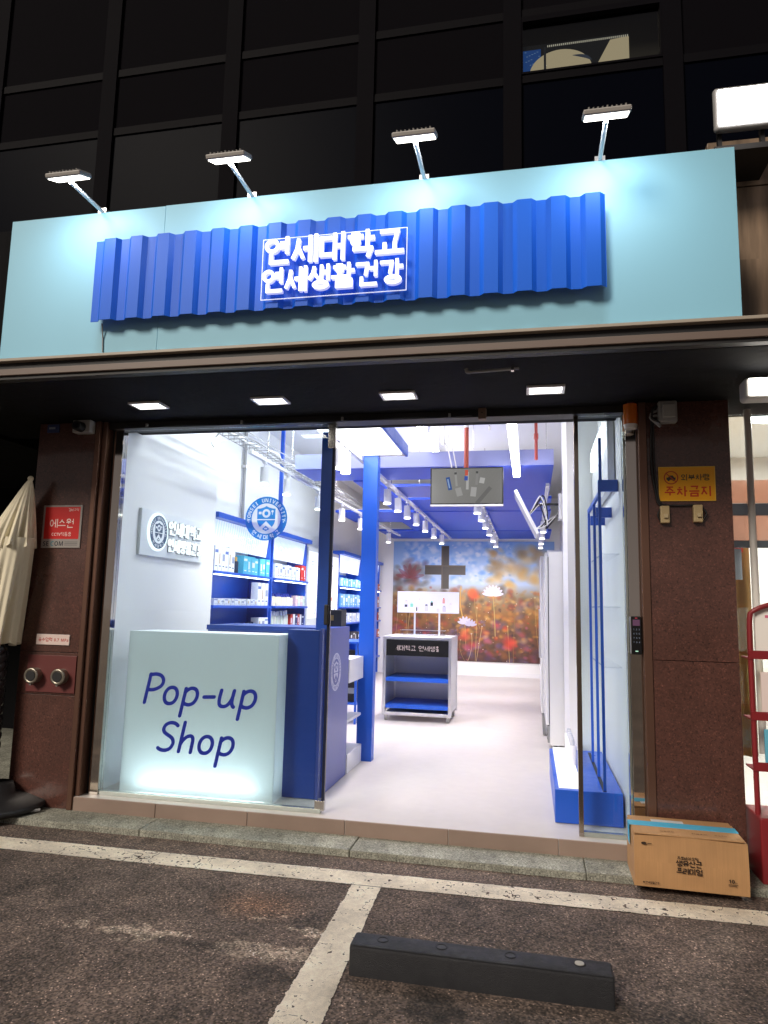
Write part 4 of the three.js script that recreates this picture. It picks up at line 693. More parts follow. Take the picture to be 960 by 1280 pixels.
{
  const t = thing('metal_jamb', 'polished brown steel jamb between the glass sidelight and the stone pillar', 'door jamb', [0.62, 0.04, -0.05]);
  part(t, 'mirror_face', bx(0.5625, 0.628, 0.126, 2.63, -0.14, -0.05, 0.002), mirrorSteel); part(t, 'brown_post', bx(0.6285, 0.675, 0.041, 2.63, -0.14, 0.01, 0.005), brownMetal);
  const u = thing('metal_jamb', 'brown double metal jamb between the stone pillar and the big shop window', 'door jamb', [-2.92, 0.04, 0]);
  part(u, 'brown_post', bx(-2.957, -2.92, 0.041, 2.63, -0.14, 0.015, 0.005), brownMetal); part(u, 'brown_post', bx(-2.9175, -2.885, 0.126, 2.63, -0.14, -0.01, 0.005), brownMetal); part(u, 'dark_gap', bx(-2.8845, -2.8605, 0.126, 2.63, -0.14, -0.09), black);
}
function pillar(name, label, x0, x1, ys, z) {
  const t = thing(name, label, 'pillar', [(x0 + x1) / 2, 0.04, z]);
  part(t, 'core', bx(x0 + 0.02, x1 - 0.02, 0.0, 2.63, -0.8, z - 0.031), black);
  for (let i = 1; i < ys.length; i++) { const m = stoneRed.clone(); m.map = T_red.clone(); m.map.repeat.set(1.3, 1.3); m.map.offset.set(rnd(), rnd()); m.map.needsUpdate = true; part(t, 'stone_panel', bx(x0, x1, ys[i - 1] + 0.0015, ys[i] - 0.0015, z - 0.03, z, 0.002), m); }
  for (const x of [x0, x1 - 0.02]) part(t, 'side_panel', bx(x, x + 0.02, 0.041, 2.629, -0.8, z - 0.0305), stoneRed);
  return t;
}
pillar('stone_pillar', 'polished red granite pillar holding the red security sign and hydrant inlets', -3.41, -2.958, [0.041, 0.76, 1.04, 2.629], 0);
pillar('stone_pillar', 'polished red granite pillar holding the yellow no parking sign', 0.676, 1.128, [0.041, 1.13, 2.629], 0);
// ------------------------------------------------------------------ fittings on the pillars
function signPlate(name, label, cat, x0, x1, y0, y1, z, tex, rim) {
  const t = thing(name, label, cat, [(x0 + x1) / 2, y0, z]);
  part(t, 'plate', bx(x0, x1, y0, y1, z, z + 0.006, 0.001), rim); part(t, 'print', plane(x0 + 0.001, x1 - 0.001, y0 + 0.001, y1 - 0.001, z + 0.0075), M(lin(1, 1, 1), 0.4, { map: tex })); return t;
}
signPlate('security_sign', 'red and silver security camera sign on the stone pillar', 'sign', -3.316, -3.013, 1.745, 2.04, 0.0005, canvasTex(512, 500, (c, w, h) => {
  c.fillStyle = '#9b9692'; c.fillRect(0, 0, w, h); c.fillStyle = '#cf1d1c'; c.fillRect(24, 18, w - 48, 380); writeText(c, '에스원', 96, 160, 104, 0.1, '#f2e4e0', 1.03); writeText(c, 'CCTV작동중', 128, 318, 46, 0.11, '#f0dcd8'); writeText(c, '경비구역', 330, 36, 34, 0.12, '#f0dcd8');
  c.font = 'bold 74px sans-serif'; c.textBaseline = 'alphabetic'; c.fillStyle = '#2a2d38'; c.fillText('SE', 22, 478); c.fillStyle = '#2f7f94'; c.fillText('C', 122, 478); c.fillStyle = '#2a2d38'; c.fillText('OM', 174, 478); c.fillStyle = '#5a5a60'; for (let i = 0; i < 3; i++) c.fillRect(310, 430 + i * 18, 170, 6);
}), alu);
signPlate('hydrant_label', 'small white label with red writing above the hydrant inlets', 'label', -3.287, -3.034, 1.088, 1.158, 0.0005, canvasTex(512, 142, (c, w, h) => { c.fillStyle = '#e0ccc6'; c.fillRect(0, 0, w, h); writeText(c, '송수압력 0.7 MPa', 30, 44, 54, 0.13, '#b03a34'); }), whiteGloss);
signPlate('no_parking_sign', 'yellow no parking sign with a crossed out car on the stone pillar', 'sign', 0.734, 1.042, 2.035, 2.237, 0.0005, canvasTex(768, 504, (c, w, h) => {
  c.fillStyle = '#efa80c'; c.fillRect(0, 0, w, h); c.strokeStyle = '#f7d060'; c.lineWidth = 6; c.strokeRect(5, 5, w - 10, h - 10); c.strokeStyle = '#c03a10'; c.lineWidth = 16; c.beginPath(); c.arc(170, 160, 92, 0, 7); c.stroke();
  c.fillStyle = '#30302a'; c.fillRect(108, 158, 124, 34); c.beginPath(); c.moveTo(128, 160); c.lineTo(148, 128); c.lineTo(196, 128); c.lineTo(214, 160); c.fill(); for (const x of [136, 204]) { c.beginPath(); c.arc(x, 194, 17, 0, 7); c.fill(); }
  c.strokeStyle = '#c03a10'; c.lineWidth = 14; c.beginPath(); c.moveTo(106, 98); c.lineTo(236, 224); c.stroke(); writeText(c, '외부차량', 305, 112, 92, 0.13, '#2b2a1e', 1.07); writeText(c, '주차금지', 74, 288, 150, 0.14, '#c8300c', 1.1);
}), M('#efa80c', 0.5));
{
  const t = thing('hydrant_inlet', 'dark red plate with two round brass fire hose inlets low on the pillar', 'hydrant', [-3.14, 0.77, 0]);
  part(t, 'plate', bx(-3.335, -2.965, 0.775, 1.02, 0.0005, 0.012, 0.003), M(lin(0.13, 0.03, 0.028), 0.45, { bumpMap: T_smudge, bumpScale: 0.001 }));
  for (const x of [-3.262, -3.062]) { const tor = new THREE.TorusGeometry(0.043, 0.011, 10, 28); tor.translate(x, 0.885, 0.058); const i = part(t, 'inlet', merge([cyl(0.047, 0.05, 0.055, x, 0.885, 0.038, 'z', 24), tor]), M(lin(0.32, 0.29, 0.24), 0.35, { metalness: 0.8 })); part(i, 'cap', cyl(0.034, 0.034, 0.012, x, 0.885, 0.0635, 'z', 20), black); part(i, 'lug', bx(x - 0.008, x + 0.008, 0.823, 0.84, 0.035, 0.065), steel); }
}
{
  const t = thing('security_camera', 'grey box with a small black security camera at the top of the pillar', 'camera', [-3.02, 2.55, 0]);
  part(t, 'housing', bx(-3.1, -2.965, 2.54, 2.69 - 0.062, 0.001, 0.07, 0.006), M(lin(0.42, 0.42, 0.42), 0.5)); const s = part(t, 'lens_barrel', cyl(0.033, 0.036, 0.06, -3.03, 2.575, 0.1, 'z', 18), black); part(s, 'lens', cyl(0.02, 0.02, 0.006, -3.03, 2.575, 0.1335, 'z', 16), M(lin(0.02, 0.02, 0.03), 0.05));
  const b = thing('junction_box', 'grey weatherproof junction box with coiled cables at the top of the yellow sign pillar', 'junction box', [0.79, 2.5, 0]);
  part(b, 'box', bx(0.735, 0.84, 2.49, 2.62, 0.001, 0.065, 0.012), greyPlastic); part(b, 'cover', bx(0.755, 0.825, 2.515, 2.595, 0.0655, 0.08, 0.006), M(lin(0.36, 0.36, 0.35), 0.6)); for (let k = 0; k < 3; k++) part(b, 'cable', tube([[0.74, 2.6 - k * 0.03, 0.03], [0.705 - k * 0.006, 2.57 - k * 0.02, 0.05], [0.7, 2.52, 0.05 - k * 0.01], [0.745, 2.49 - k * 0.012, 0.055]], 0.008, 24, 6), k ? greyPlastic : black);
  const c = thing('wall_cable', 'two black cables running down the pillar to the beige switches', 'cable', [0.74, 2.3, 0.01]);
  part(c, 'cable', tube([[0.705, 2.53, 0.012], [0.698, 2.35, 0.01], [0.7, 2.2, 0.01], [0.725, 2.03, 0.01], [0.757, 1.998, 0.012]], 0.0065, 40, 8), black); part(c, 'cable', tube([[0.715, 2.53, 0.012], [0.712, 2.36, 0.012], [0.716, 2.2, 0.012], [0.738, 2.025, 0.012], [0.83, 2.008, 0.011], [0.93, 2.012, 0.012]], 0.0055, 50, 8), black); part(c, 'cable', tube([[0.737, 1.99, 0.015], [0.722, 1.95, 0.02], [0.74, 1.91, 0.015]], 0.005, 20, 6), black); part(c, 'cable', tube([[0.962, 2.0, 0.015], [0.985, 1.96, 0.02], [0.962, 1.915, 0.015]], 0.005, 20, 6), black);
  const src = thing('rotary_switch', 'beige wall switch under the yellow sign, nearer the door', 'switch', [0.76, 1.905, 0.001], 'beige switches under the sign'); const be = M(lin(0.45, 0.34, 0.18), 0.5);
  local(src, 'box', new RoundedBoxGeometry(0.05, 0.1, 0.035, 2, 0.006).translate(0, 0.05, 0.018), be); local(src, 'knob', new THREE.BoxGeometry(0.02, 0.022, 0.012).translate(0.002, 0.04, 0.042), M(lin(0.5, 0.4, 0.24), 0.4)); copy(src, 'beige wall switch under the yellow sign, farther from the door', [0.938, 1.91, 0.001]);
}
{
  const t = thing('door_keypad', 'slim black access keypad with a small screen on the steel jamb', 'keypad', [0.59, 1.15, -0.04]);
  part(t, 'body', bx(0.566, 0.622, 1.155, 1.372, -0.0495, -0.018, 0.006), black); part(t, 'side_trim', bx(0.562, 0.5655, 1.16, 1.367, -0.0495, -0.02), alu);
  part(t, 'keys', plane(0.568, 0.62, 1.16, 1.368, -0.017), new THREE.MeshStandardMaterial({ color: 0x101010, roughness: 0.2, emissive: 0xffffff, emissiveIntensity: 0.9, emissiveMap: canvasTex(96, 360, (c, w, h) => { c.fillStyle = '#050507'; c.fillRect(0, 0, w, h); c.fillStyle = '#a03040'; c.fillRect(36, 6, 24, 10); c.fillStyle = '#5a3a50'; c.fillRect(12, 26, 72, 60); c.fillStyle = '#8a90a0'; c.font = '22px sans-serif'; c.textAlign = 'center'; for (let i = 0; i < 12; i++) c.fillText('123456789*0#'[i], 22 + (i % 3) * 27, 130 + Math.floor(i / 3) * 42); c.fillStyle = '#c0f0d0'; c.fillRect(34, 330, 28, 10); }) }));
  const b = thing('warning_beacon', 'small orange warning beacon above the sidelight', 'beacon', [0.585, 2.48, 0.02]);
  part(b, 'base', cyl(0.04, 0.035, 0.025, 0.585, 2.478, 0.02, 'y', 20), M(lin(0.6, 0.55, 0.5), 0.5)); part(b, 'dome', cyl(0.04, 0.04, 0.12, 0.585, 2.552, 0.02, 'y', 20), P(lin(0.75, 0.2, 0.02), 0.25, { transmission: 0.4, thickness: 0 })); part(b, 'bracket', bx(0.57, 0.6, 2.6125, 2.6295, -0.04, 0.04), black);
}
// ------------------------------------------------------------------ building above
{
  const t = thing('upper_facade', 'dark glass and panel facade of the building above the shop sign', 'building', [-0.5, 3.6, -0.1]);
  const xs = []; for (let i = -6; i < 6; i++) xs.push(-0.1 + i * 1.02);
  const rows = [[3.59, 4.93, darkGlass], [4.95, 5.42, darkWall], [5.44, 6.5, darkWall], [6.52, 7.6, darkGlass], [7.62, 9.5, darkWall]];
  part(t, 'core', bx(-12, 12, 3.59, 9.8, -9.6, -0.46), black);
  for (let i = 1; i < xs.length; i++) rows.forEach(([y0, y1, m], r) => {
    if (r === 1 && i === 7) return; // the lit window is built apart
    part(t, r === 1 || r === 2 ? 'spandrel_panel' : 'window_pane', bx(xs[i - 1] + 0.06, xs[i] - 0.06, y0, y1, -0.16 + rr(-0.004, 0.004), -0.13, 0.002), m);
  });
  for (const x of xs) part(t, 'mullion', bx(x - 0.06, x + 0.06, 3.59, 9.6, -0.2, -0.105), mullMat);
  for (const y of [4.94, 5.43, 6.51, 7.61]) part(t, 'transom_bar', bx(-6.3, 5.2, y - 0.03, y + 0.03, -0.19, -0.118), P(lin(0.0046, 0.0042, 0.0058), 0.6, { specularIntensity: 0.08 }));
  const w = part(t, 'window', merge([bx(-0.04, 0.86, 5.36, 5.4, -0.18, -0.11), bx(-0.04, 0.86, 4.97, 4.985, -0.18, -0.11), bx(-0.04, -0.03, 4.986, 5.359, -0.18, -0.11), bx(0.85, 0.86, 4.986, 5.359, -0.18, -0.11)]), mullMat);
  part(w, 'pane', bx(-0.0295, 0.8495, 4.986, 5.359, -0.15, -0.145), P(lin(0.75, 0.75, 0.72), 0.02, { transmission: 1, thickness: 0 }));
  const tex = canvasTex(640, 200, (c, W, H) => { c.fillStyle = '#12161c'; c.fillRect(0, 0, W, H); c.fillStyle = '#1f4f9a'; c.fillRect(0, 30, 110, 170); c.fillStyle = '#8fb0d8'; for (let i = 0; i < 14; i++) c.fillRect(10 + (i * 37) % 90, 40 + (i * 53) % 100, 10, 3); c.fillStyle = '#cfc0a0'; c.beginPath(); c.ellipse(230, 200, 190, 150, 0, Math.PI, 0); c.fill(); c.fillStyle = '#3a4356'; c.beginPath(); c.moveTo(300, 100); c.quadraticCurveTo(400, 90, 420, 150); c.lineTo(380, 130); c.fill(); c.fillStyle = '#cfc0a0'; c.beginPath(); c.moveTo(440, 200); c.lineTo(530, 30); c.lineTo(640, 20); c.lineTo(640, 200); c.fill(); c.fillStyle = '#d8d4c4'; c.fillRect(150, 10, 490, 14); c.fillStyle = '#0c0e12'; for (let x = 0; x < W; x += 12) c.fillRect(x, 6, 5, 18); c.fillStyle = '#20262e'; c.fillRect(128, 20, 14, 180); });
  part(w, 'lit_interior', plane(-0.028, 0.66, 4.99, 5.21, -0.156), new THREE.MeshStandardMaterial({ color: 0x000000, roughness: 1, emissive: 0xffffff, emissiveMap: tex, emissiveIntensity: 0.75 }));
  part(w, 'back_wall', bx(-0.06, 0.88, 4.95, 5.42, -0.45, -0.31), M(lin(0.03, 0.03, 0.028), 0.9));
}
{
  const t = thing('brown_wall_pier', 'brown grey stone wall pier beside the right end of the sky blue sign', 'wall', [1.5, 2.76, 0.5]);
  const m = M(lin(0.75, 0.7, 0.68), 0.35, { map: repeat(T_wood, 1.2) });
  part(t, 'stone_panel', bx(0.97, 2.6, 2.757, 3.76, 0.2, 0.3, 0.003), m); part(t, 'stone_panel', bx(1.0, 2.6, 3.768, 4.05, 0.2, 0.3, 0.003), m); part(t, 'core', bx(1.0, 2.6, 2.76, 4.05, -0.09, 0.198), black);
}
{
  const t = thing('floodlight', 'large bright floodlight above the end of the sky blue sign', 'floodlight', [1.1, 3.9, 0.6]);
  part(t, 'housing', bx(0.965, 1.255, 3.915, 4.165, 0.555, 0.6, 0.02), greyPlastic); part(t, 'lens', bx(0.985, 1.24, 3.94, 4.14, 0.6005, 0.612, 0.005), glow(1, 0.97, 0.95, 14));
  part(t, 'bracket', merge([bx(0.99, 1.01, 3.8, 3.95, 0.52, 0.55), bx(1.2, 1.22, 3.8, 3.95, 0.52, 0.55), bx(0.96, 1.26, 3.795, 3.825, 0.3, 0.6)]), black);
  rectLight(t, 0.25, 0.19, [1.112, 4.04, 0.62], [1.0, 2.6, 2.6], 0xfff4ea, 38);
}
// ------------------------------------------------------------------ parking stop, box, parasol, rack
{
  const t = thing('wheel_stop', 'black rubber wheel stop lying on the asphalt parking bay', 'wheel stop', [-0.2, 0, 1.4]);
  const s = new THREE.Shape(); s.moveTo(-0.075, 0); s.lineTo(0.05, 0); s.lineTo(0.044, 0.088); s.quadraticCurveTo(0.042, 0.1, 0.03, 0.1); s.lineTo(-0.05, 0.1); s.quadraticCurveTo(-0.063, 0.1, -0.066, 0.088); s.closePath();
  const g = new THREE.ExtrudeGeometry(s, { depth: 0.95, bevelEnabled: true, bevelSize: 0.006, bevelThickness: 0.012, bevelSegments: 3, curveSegments: 6 }); g.rotateY(Math.PI / 2); g.scale(1, 1, -1);
  const gg = g.toNonIndexed(), a = gg.attributes.position.array; for (let i = 0; i < a.length; i += 9) for (let k = 0; k < 3; k++) { const q = a[i + 3 + k]; a[i + 3 + k] = a[i + 6 + k]; a[i + 6 + k] = q; } gg.deleteAttribute('normal'); let n = toCreasedNormals((gg.computeVertexNormals(), gg), 0.5);
  n.translate(-0.675, 0.003, 1.4); metric(n); t.rotation.y = 0; const rub = M(lin(0.012, 0.0125, 0.016), 0.5, { bumpMap: repeat(T_asphB, 1.3), bumpScale: 0.004, roughnessMap: repeat(T_smudge, 2) }); rub.roughness = 1;
  part(t, 'rubber_body', n, rub);
  for (const [x, m] of [[-0.57, 0], [-0.34, 0], [-0.08, 0], [0.17, 1]]) { const b = part(t, 'bolt_recess', new THREE.TorusGeometry(0.02, 0.003, 8, 22).rotateX(Math.PI / 2).translate(x, 0.109, 1.385), rub); part(b, 'bolt', cyl(0.017, 0.017, 0.004, x, m ? 0.1112 : 0.1078, 1.385, 'y', 16), m ? M(lin(0.4, 0.38, 0.33), 0.6) : black); }
}
{
  const t = thing('cardboard_box', 'brown cardboard carton with blue tape on top, set down beside the stone pillar', 'box', [0.77, 0.045, 0.22]);
  t.rotation.y = -0.02;
  const card = M(lin(0.78, 0.74, 0.7), 0.8, { map: repeat(T_card, 1.7) });
  const body = new THREE.BoxGeometry(0.53, 0.242, 0.31, 12, 8, 8); { const p = body.attributes.position; for (let i = 0; i < p.count; i++) { const x = p.getX(i), y = p.getY(i), z = p.getZ(i), k = (y / 0.242 + 0.5); p.setX(i, x * (1 - 0.006 * k)); p.setZ(i, z + 0.008 * Math.sin(k * 3.1) * (z > 0 ? 1 : -1) + (z > 0 ? 0.004 * Math.sin(x * 14) * k : 0)); p.setY(i, y + (y > 0.11 ? 0.004 * Math.cos(x * 8) : 0)); } body.computeVertexNormals(); metric(body); body.translate(0.77, 0.166, 0.21); }
  part(t, 'carton', body, card);
  part(t, 'flap', bx(0.508, 1.022, 0.2925, 0.2965, 0.215, 0.366), card); part(t, 'flap', bx(0.508, 1.018, 0.2925, 0.2965, 0.054, 0.208), card);
  part(t, 'packing_tape', bx(0.5, 1.026, 0.297, 0.2985, 0.15, 0.235), M(lin(0.09, 0.48, 0.72), 0.25, { bumpMap: repeat(T_smudge, 12), bumpScale: 0.002 })); part(t, 'packing_tape', bx(0.4985, 0.4998, 0.2, 0.2985, 0.15, 0.235), M(lin(0.09, 0.48, 0.72), 0.25)); part(t, 'packing_tape', bx(0.62, 0.78, 0.2988, 0.2995, 0.11, 0.15), M(lin(0.6, 0.62, 0.62), 0.3));
  const ink = canvasTex(1060, 520, (c) => { writeText(c, '프로바이오틱', 398, 172, 32, 0.15, '#2e1e14', 1.06); writeText(c, '생유산균', 386, 210, 62, 0.15, '#281910', 1.0); writeText(c, '프리미엄', 386, 288, 62, 0.15, '#281910', 1.0); c.fillStyle = '#2e1e14'; c.font = 'bold 54px sans-serif'; c.fillText('10', 872, 396); c.font = '18px sans-serif'; c.fillText('EA', 934, 396); c.fillRect(872, 408, 88, 6); c.fillRect(872, 420, 76, 5); c.beginPath(); c.ellipse(82, 68, 26, 14, 0, 0, 7); c.fill(); c.fillRect(116, 64, 42, 7); writeText(c, '연세생활건강', 88, 458, 22, 0.16, '#2e1e14'); c.beginPath(); c.arc(74, 470, 9, 0, 7); c.fill(); });
  part(t, 'print', plane(0.512, 1.028, 0.048, 0.285, 0.3815), M(lin(1, 1, 1), 0.8, { map: ink, alphaTest: 0.45 }));
  const ink2 = canvasTex(1024, 128, (c) => { writeText(c, '상온보관', 250, 44, 36, 0.1, '#4a3020'); writeText(c, '취급주의', 560, 44, 38, 0.1, '#4a3020'); writeText(c, '파손주의', 780, 44, 30, 0.1, '#4a3020'); });
  const q = new THREE.PlaneGeometry(0.5, 0.06); q.rotateX(-Math.PI / 2); q.translate(0.765, 0.2985, 0.31); part(t, 'top_print', q, M(lin(1, 1, 1), 0.8, { map: ink2, alphaTest: 0.45 }));
}
{
  const t = thing('closed_parasol', 'closed cream parasol on a black weighted base beside the stone pillar', 'parasol', [-3.44, 0.04, 0.12]);
  const fold = (yTop, yBot, rTop, rBot, n, amp, lean, s0) => { const seg = 180, rings = 16, pos = [], idx = []; for (let j = 0; j <= rings; j++) { const v = j / rings, y = yTop + (yBot - yTop) * v, r = rTop + (rBot - rTop) * Math.pow(v, 0.8); for (let i = 0; i <= seg; i++) { const a = (i / seg) * Math.PI * 2, k = 1 + amp * v * (0.6 * Math.sin(a * n + s0) + 0.4 * Math.sin(a * (n * 2 + 1) + v * 2 + s0)), hem = v > 0.98 ? 0.012 * Math.sin(a * n) : 0; pos.push(-3.355 + lean * (2.2 - y) + Math.cos(a) * r * k, y + hem, 0.12 + Math.sin(a) * r * k * 0.9); } } for (let j = 0; j < rings; j++) for (let i = 0; i < seg; i++) { const p = j * (seg + 1) + i; idx.push(p, p + 1, p + seg + 1, p + 1, p + seg + 2, p + seg + 1); } const g = new THREE.BufferGeometry(); g.setAttribute('position', new THREE.Float32BufferAttribute(pos, 3)); g.setIndex(idx); g.computeVertexNormals(); return g; };
  const cream = P(lin(0.82, 0.76, 0.59), 0.9, { side: THREE.DoubleSide, sheen: 0.3 });
  part(t, 'top_canopy', fold(2.2, 1.735, 0.014, 0.15, 9, 0.3, -0.25, 0), cream); part(t, 'canopy', fold(1.8, 1.09, 0.12, 0.145, 8, 0.3, -0.16, 1.3), cream);
  part(t, 'finial', new THREE.SphereGeometry(0.02, 14, 10).translate(-3.353, 2.21, 0.12), cream);
  part(t, 'pole', tube([[-3.36, 2.15, 0.12], [-3.5, 1.3, 0.12], [-3.53, 0.1, 0.12]], 0.02, 20, 12), steel);
  const tw = []; for (let k = 0; k < 3; k++) { const pts = []; for (let i = 0; i <= 60; i++) { const y = 1.06 - i * 0.0155, a = i * 0.55 + (k * 2 * Math.PI) / 3; pts.push([-3.52 + Math.cos(a) * 0.05, y, 0.12 + Math.sin(a) * 0.05]); } tw.push(tube(pts, 0.048, 180, 10)); }
  part(t, 'wrapped_cover', merge(tw), M(lin(0.02, 0.02, 0.024), 0.22)); const pr = [[0, 0], [0.3, 0], [0.32, 0.02], [0.31, 0.05], [0.2, 0.08], [0.12, 0.1], [0.1, 0.16], [0, 0.16]].map(([a, b]) => new THREE.Vector2(a, b)); part(t, 'base', new THREE.LatheGeometry(pr, 40).translate(-3.42, 0.041, 0.1), M(lin(0.02, 0.02, 0.022), 0.45));
  const st = thing('plastic_sheet', 'crumpled clear grey plastic edge on the ground in front of the parasol base', 'sheet', [-3.3, 0.045, 0.3]); part(st, 'sheet', tube([[-3.6, 0.012, 0.42], [-3.4, 0.01, 0.36], [-3.2, 0.05, 0.2], [-3.08, 0.055, 0.1]], 0.01, 40, 8), greyPlastic);
}
{
  const b = thing('wooden_bracket', 'small brown block wedged between the soffit and the door header', 'bracket', [-0.28, 2.585, 0.02]); part(b, 'block', bx(-0.31, -0.262, 2.56, 2.6295, -0.038, 0.01, 0.003), M(lin(0.16, 0.1, 0.07), 0.7)); part(b, 'screw', cyl(0.005, 0.005, 0.004, -0.286, 2.6, 0.012, 'z', 8), steel);
  const c = thing('soffit_conduit', 'short grey conduit with an elbow under the front edge of the soffit', 'pipe', [-0.2, 2.61, 0.75]); part(c, 'pipe', tube([[-0.3, 2.61, 0.74], [-0.05, 2.612, 0.76]], 0.008, 10, 8), greyPlastic); part(c, 'elbow', tube([[-0.3, 2.61, 0.74], [-0.315, 2.612, 0.742], [-0.32, 2.629, 0.745]], 0.01, 10, 8), greyPlastic); part(c, 'clip', bx(-0.09, -0.075, 2.6, 2.6295, 0.745, 0.772), steel);
  const w = thing('header_cable', 'thin black cable sagging along the door header', 'cable', [-1.2, 2.58, -0.02]); const pts = []; for (let i = 0; i <= 12; i++) pts.push([-2.75 + i * 0.2, 2.598 - 0.012 * Math.abs(Math.sin(i * 1.3)), -0.03]); part(w, 'cable', tube(pts, 0.004, 90, 6), black); for (let i = 0; i < 4; i++) part(w, 'clip', bx(-2.6 + i * 0.7, -2.585 + i * 0.7, 2.588, 2.612, -0.0395, -0.024), greyPlastic);
}
// dark passage behind the parasol
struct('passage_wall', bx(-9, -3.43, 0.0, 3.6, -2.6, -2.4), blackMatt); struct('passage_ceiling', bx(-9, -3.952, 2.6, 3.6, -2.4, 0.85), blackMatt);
{ const t = thing('blue_notice', 'small unlit blue notice high in the dark passage by the pillar', 'notice', [-3.3, 2.55, 0.0]); part(t, 'plate', bx(-3.345, -3.25, 2.56, 2.62, 0.001, 0.008, 0.001), M(lin(0.03, 0.05, 0.16), 0.5)); part(t, 'mark', bx(-3.33, -3.28, 2.585, 2.6, 0.0082, 0.009), M(lin(0.25, 0.3, 0.4), 0.5)); }
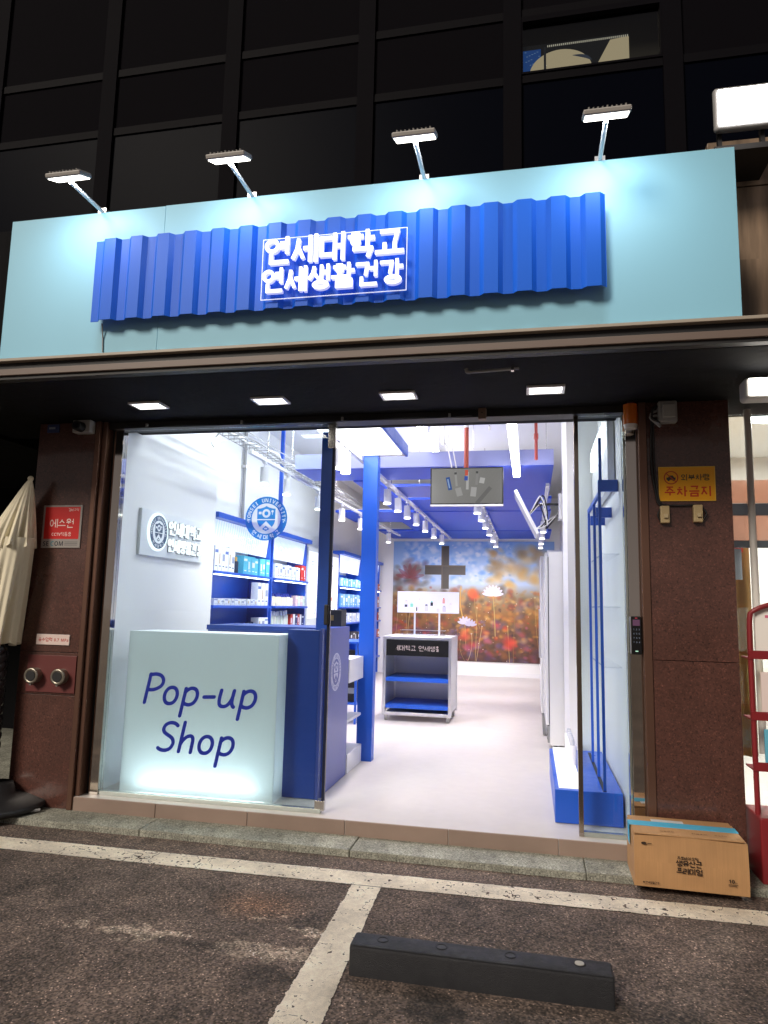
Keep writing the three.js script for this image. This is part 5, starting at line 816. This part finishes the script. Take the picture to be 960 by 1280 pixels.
// ------------------------------------------------------------------ neighbouring shop beyond the right pillar
{
  struct('neighbour_floor', bx(1.13, 5, 0.0, 0.06, -3.2, -0.25), floorMat); struct('neighbour_wall', bx(1.13, 5, 0.06, 3.2, -3.3, -3.2), M(lin(0.75, 0.72, 0.7), 0.6)); struct('neighbour_wall', bx(0.71, 0.9, 0.0, 3.2, -3.3, -0.81), M(lin(0.4, 0.26, 0.12), 0.6)); struct('neighbour_wall', bx(4.9, 5.0, 0.06, 3.2, -3.2, -0.2), white); struct('neighbour_ceiling', bx(0.91, 5, 2.95, 3.2, -3.2, -0.41), white);
  const t = thing('neighbour_interior_light', 'glowing round ceiling light inside the neighbouring shop', 'light', [1.85, 2.93, -1.5]); part(t, 'rim', cyl(0.2, 0.2, 0.03, 1.85, 2.934, -1.5, 'y', 28), whiteGloss); part(t, 'diffuser', cyl(0.18, 0.18, 0.012, 1.85, 2.912, -1.5, 'y', 28), LEDw); rectLight(t, 0.34, 0.34, [1.85, 2.9, -1.5], [1.85, 0, -1.5001], 0xfff8f0, 420);
  const s = thing('neighbour_glass', 'white framed shop window of the neighbour with peach and grey bands', 'shop window', [1.4, 0.06, -0.2]);
  part(s, 'pane', bx(1.18, 3.0, 0.1, 2.6, -0.244, -0.236), clearGlass); part(s, 'frame', bx(1.155, 1.1795, 0.06, 2.6, -0.26, -0.22), M(lin(0.6, 0.58, 0.55), 0.4)); part(s, 'pole', cyl(0.02, 0.02, 2.0, 1.285, 1.62, -0.2, 'y', 14), M(lin(0.6, 0.58, 0.55), 0.4));
  part(s, 'band', bx(1.181, 3.0, 2.06, 2.2, -0.27, -0.262), P(lin(0.76, 0.52, 0.42), 0.9, { transmission: 0.55, thickness: 0 })); part(s, 'band', bx(1.181, 3.0, 1.985, 2.058, -0.27, -0.262), P(lin(0.2, 0.2, 0.22), 0.9, { transmission: 0.55, thickness: 0 })); part(s, 'band', bx(1.181, 3.0, 1.985 - 0.15, 1.984, -0.27, -0.262), P(lin(0.76, 0.54, 0.45), 0.9, { transmission: 0.55, thickness: 0 })); part(s, 'band', bx(1.181, 3.0, 1.79, 1.834, -0.27, -0.262), P(lin(0.2, 0.2, 0.22), 0.9, { transmission: 0.55, thickness: 0 }));
  part(s, 'poster', bx(1.181, 1.235, 1.6, 1.785, -0.272, -0.262), M(lin(0.7, 0.66, 0.75), 0.5));
  const l = thing('neighbour_wall_lamp', 'bright square lamp under the canopy at the edge of the photo', 'lamp', [1.15, 2.5, 0.45]); part(l, 'housing', bx(1.08, 1.3, 2.49, 2.6, 0.38, 0.5, 0.02), M(lin(0.4, 0.38, 0.36), 0.5)); part(l, 'lens', bx(1.095, 1.285, 2.5, 2.59, 0.5005, 0.512, 0.005), glow(1, 0.97, 0.9, 10)); rectLight(l, 0.18, 0.08, [1.19, 2.545, 0.515], [1.19, 1.6, 1.6], 0xfff0dc, 12);
  const c = thing('orange_curtain', 'narrow orange and tan curtain hanging behind the neighbour window edge', 'curtain', [1.15, 0.6, -0.5]); const pts = []; const g = new THREE.PlaneGeometry(0.3, 1.35, 40, 1); { const p = g.attributes.position; for (let i = 0; i < p.count; i++) p.setZ(i, 0.02 * Math.sin(p.getX(i) * 70)); g.computeVertexNormals(); g.translate(1.2, 1.22, -0.5); } part(c, 'cloth', g, M(lin(0.5, 0.26, 0.08), 0.9, { side: THREE.DoubleSide })); part(c, 'red_band', bx(1.08, 1.3, 1.78, 1.86, -0.5 + 0.03, -0.5 + 0.034), M(lin(0.6, 0.04, 0.02), 0.6)); part(c, 'rail', bx(1.05, 1.35, 1.895, 1.915, -0.51, -0.49), steel);
  const r = thing('brochure_rack', 'red metal brochure rack at the edge of the photo, next to the stone pillar', 'rack', [1.25, 0.03, 0.05]); const red = M(lin(0.22, 0.015, 0.02), 0.4);
  for (const x of [1.165, 1.62]) part(r, 'upright', tube([[x, 0.05, 0.08], [x, 1.32, 0.08], [x + (x < 1.4 ? 0.03 : -0.03), 1.42, 0.08], [x + (x < 1.4 ? 0.1 : -0.1), 1.45, 0.08]], 0.014, 40, 10), red);
  part(r, 'base_bin', bx(1.15, 1.64, 0.035, 0.36, -0.12, 0.16, 0.01), red); part(r, 'top_bar', tube([[1.26, 1.45, 0.08], [1.53, 1.45, 0.08]], 0.014, 8, 10), red);
  for (const y of [0.58, 0.84, 1.16]) part(r, 'tray', merge([bx(1.15, 1.64, y, y + 0.045, 0.09, 0.1), bx(1.15, 1.64, y, y + 0.008, -0.05, 0.0895)]), red);
  for (const [x, y, h, w, hex, l2] of [[1.2, 1.17, 0.27, 0.2, '#f0ece6', 'white brochure with pink heading in the top tray of the red rack'], [1.215, 0.85, 0.24, 0.16, '#e8d8d4', 'pale pink brochure in the middle tray of the red rack'], [1.22, 0.59, 0.2, 0.16, '#62b4d0', 'light blue brochure in the lowest tray of the red rack'], [1.3, 0.86, 0.3, 0.14, '#e6dc9a', 'yellow brochure standing behind the pink one in the red rack']]) { const b = thing('brochure', l2, 'brochure', [x, y, 0.05]); part(b, 'sheet', bx(x, x + w, y, y + h, hex === '#e6dc9a' ? 0.02 : 0.05, hex === '#e6dc9a' ? 0.03 : 0.06, 0.001), M(hex, 0.6)); part(b, 'heading', bx(x + 0.05, x + w - 0.03, y + h - 0.06, y + h - 0.045, hex === '#e6dc9a' ? 0.0302 : 0.0602, hex === '#e6dc9a' ? 0.031 : 0.061), M('#d06a8a', 0.6)); }
}
renderer.render(scene, camera);
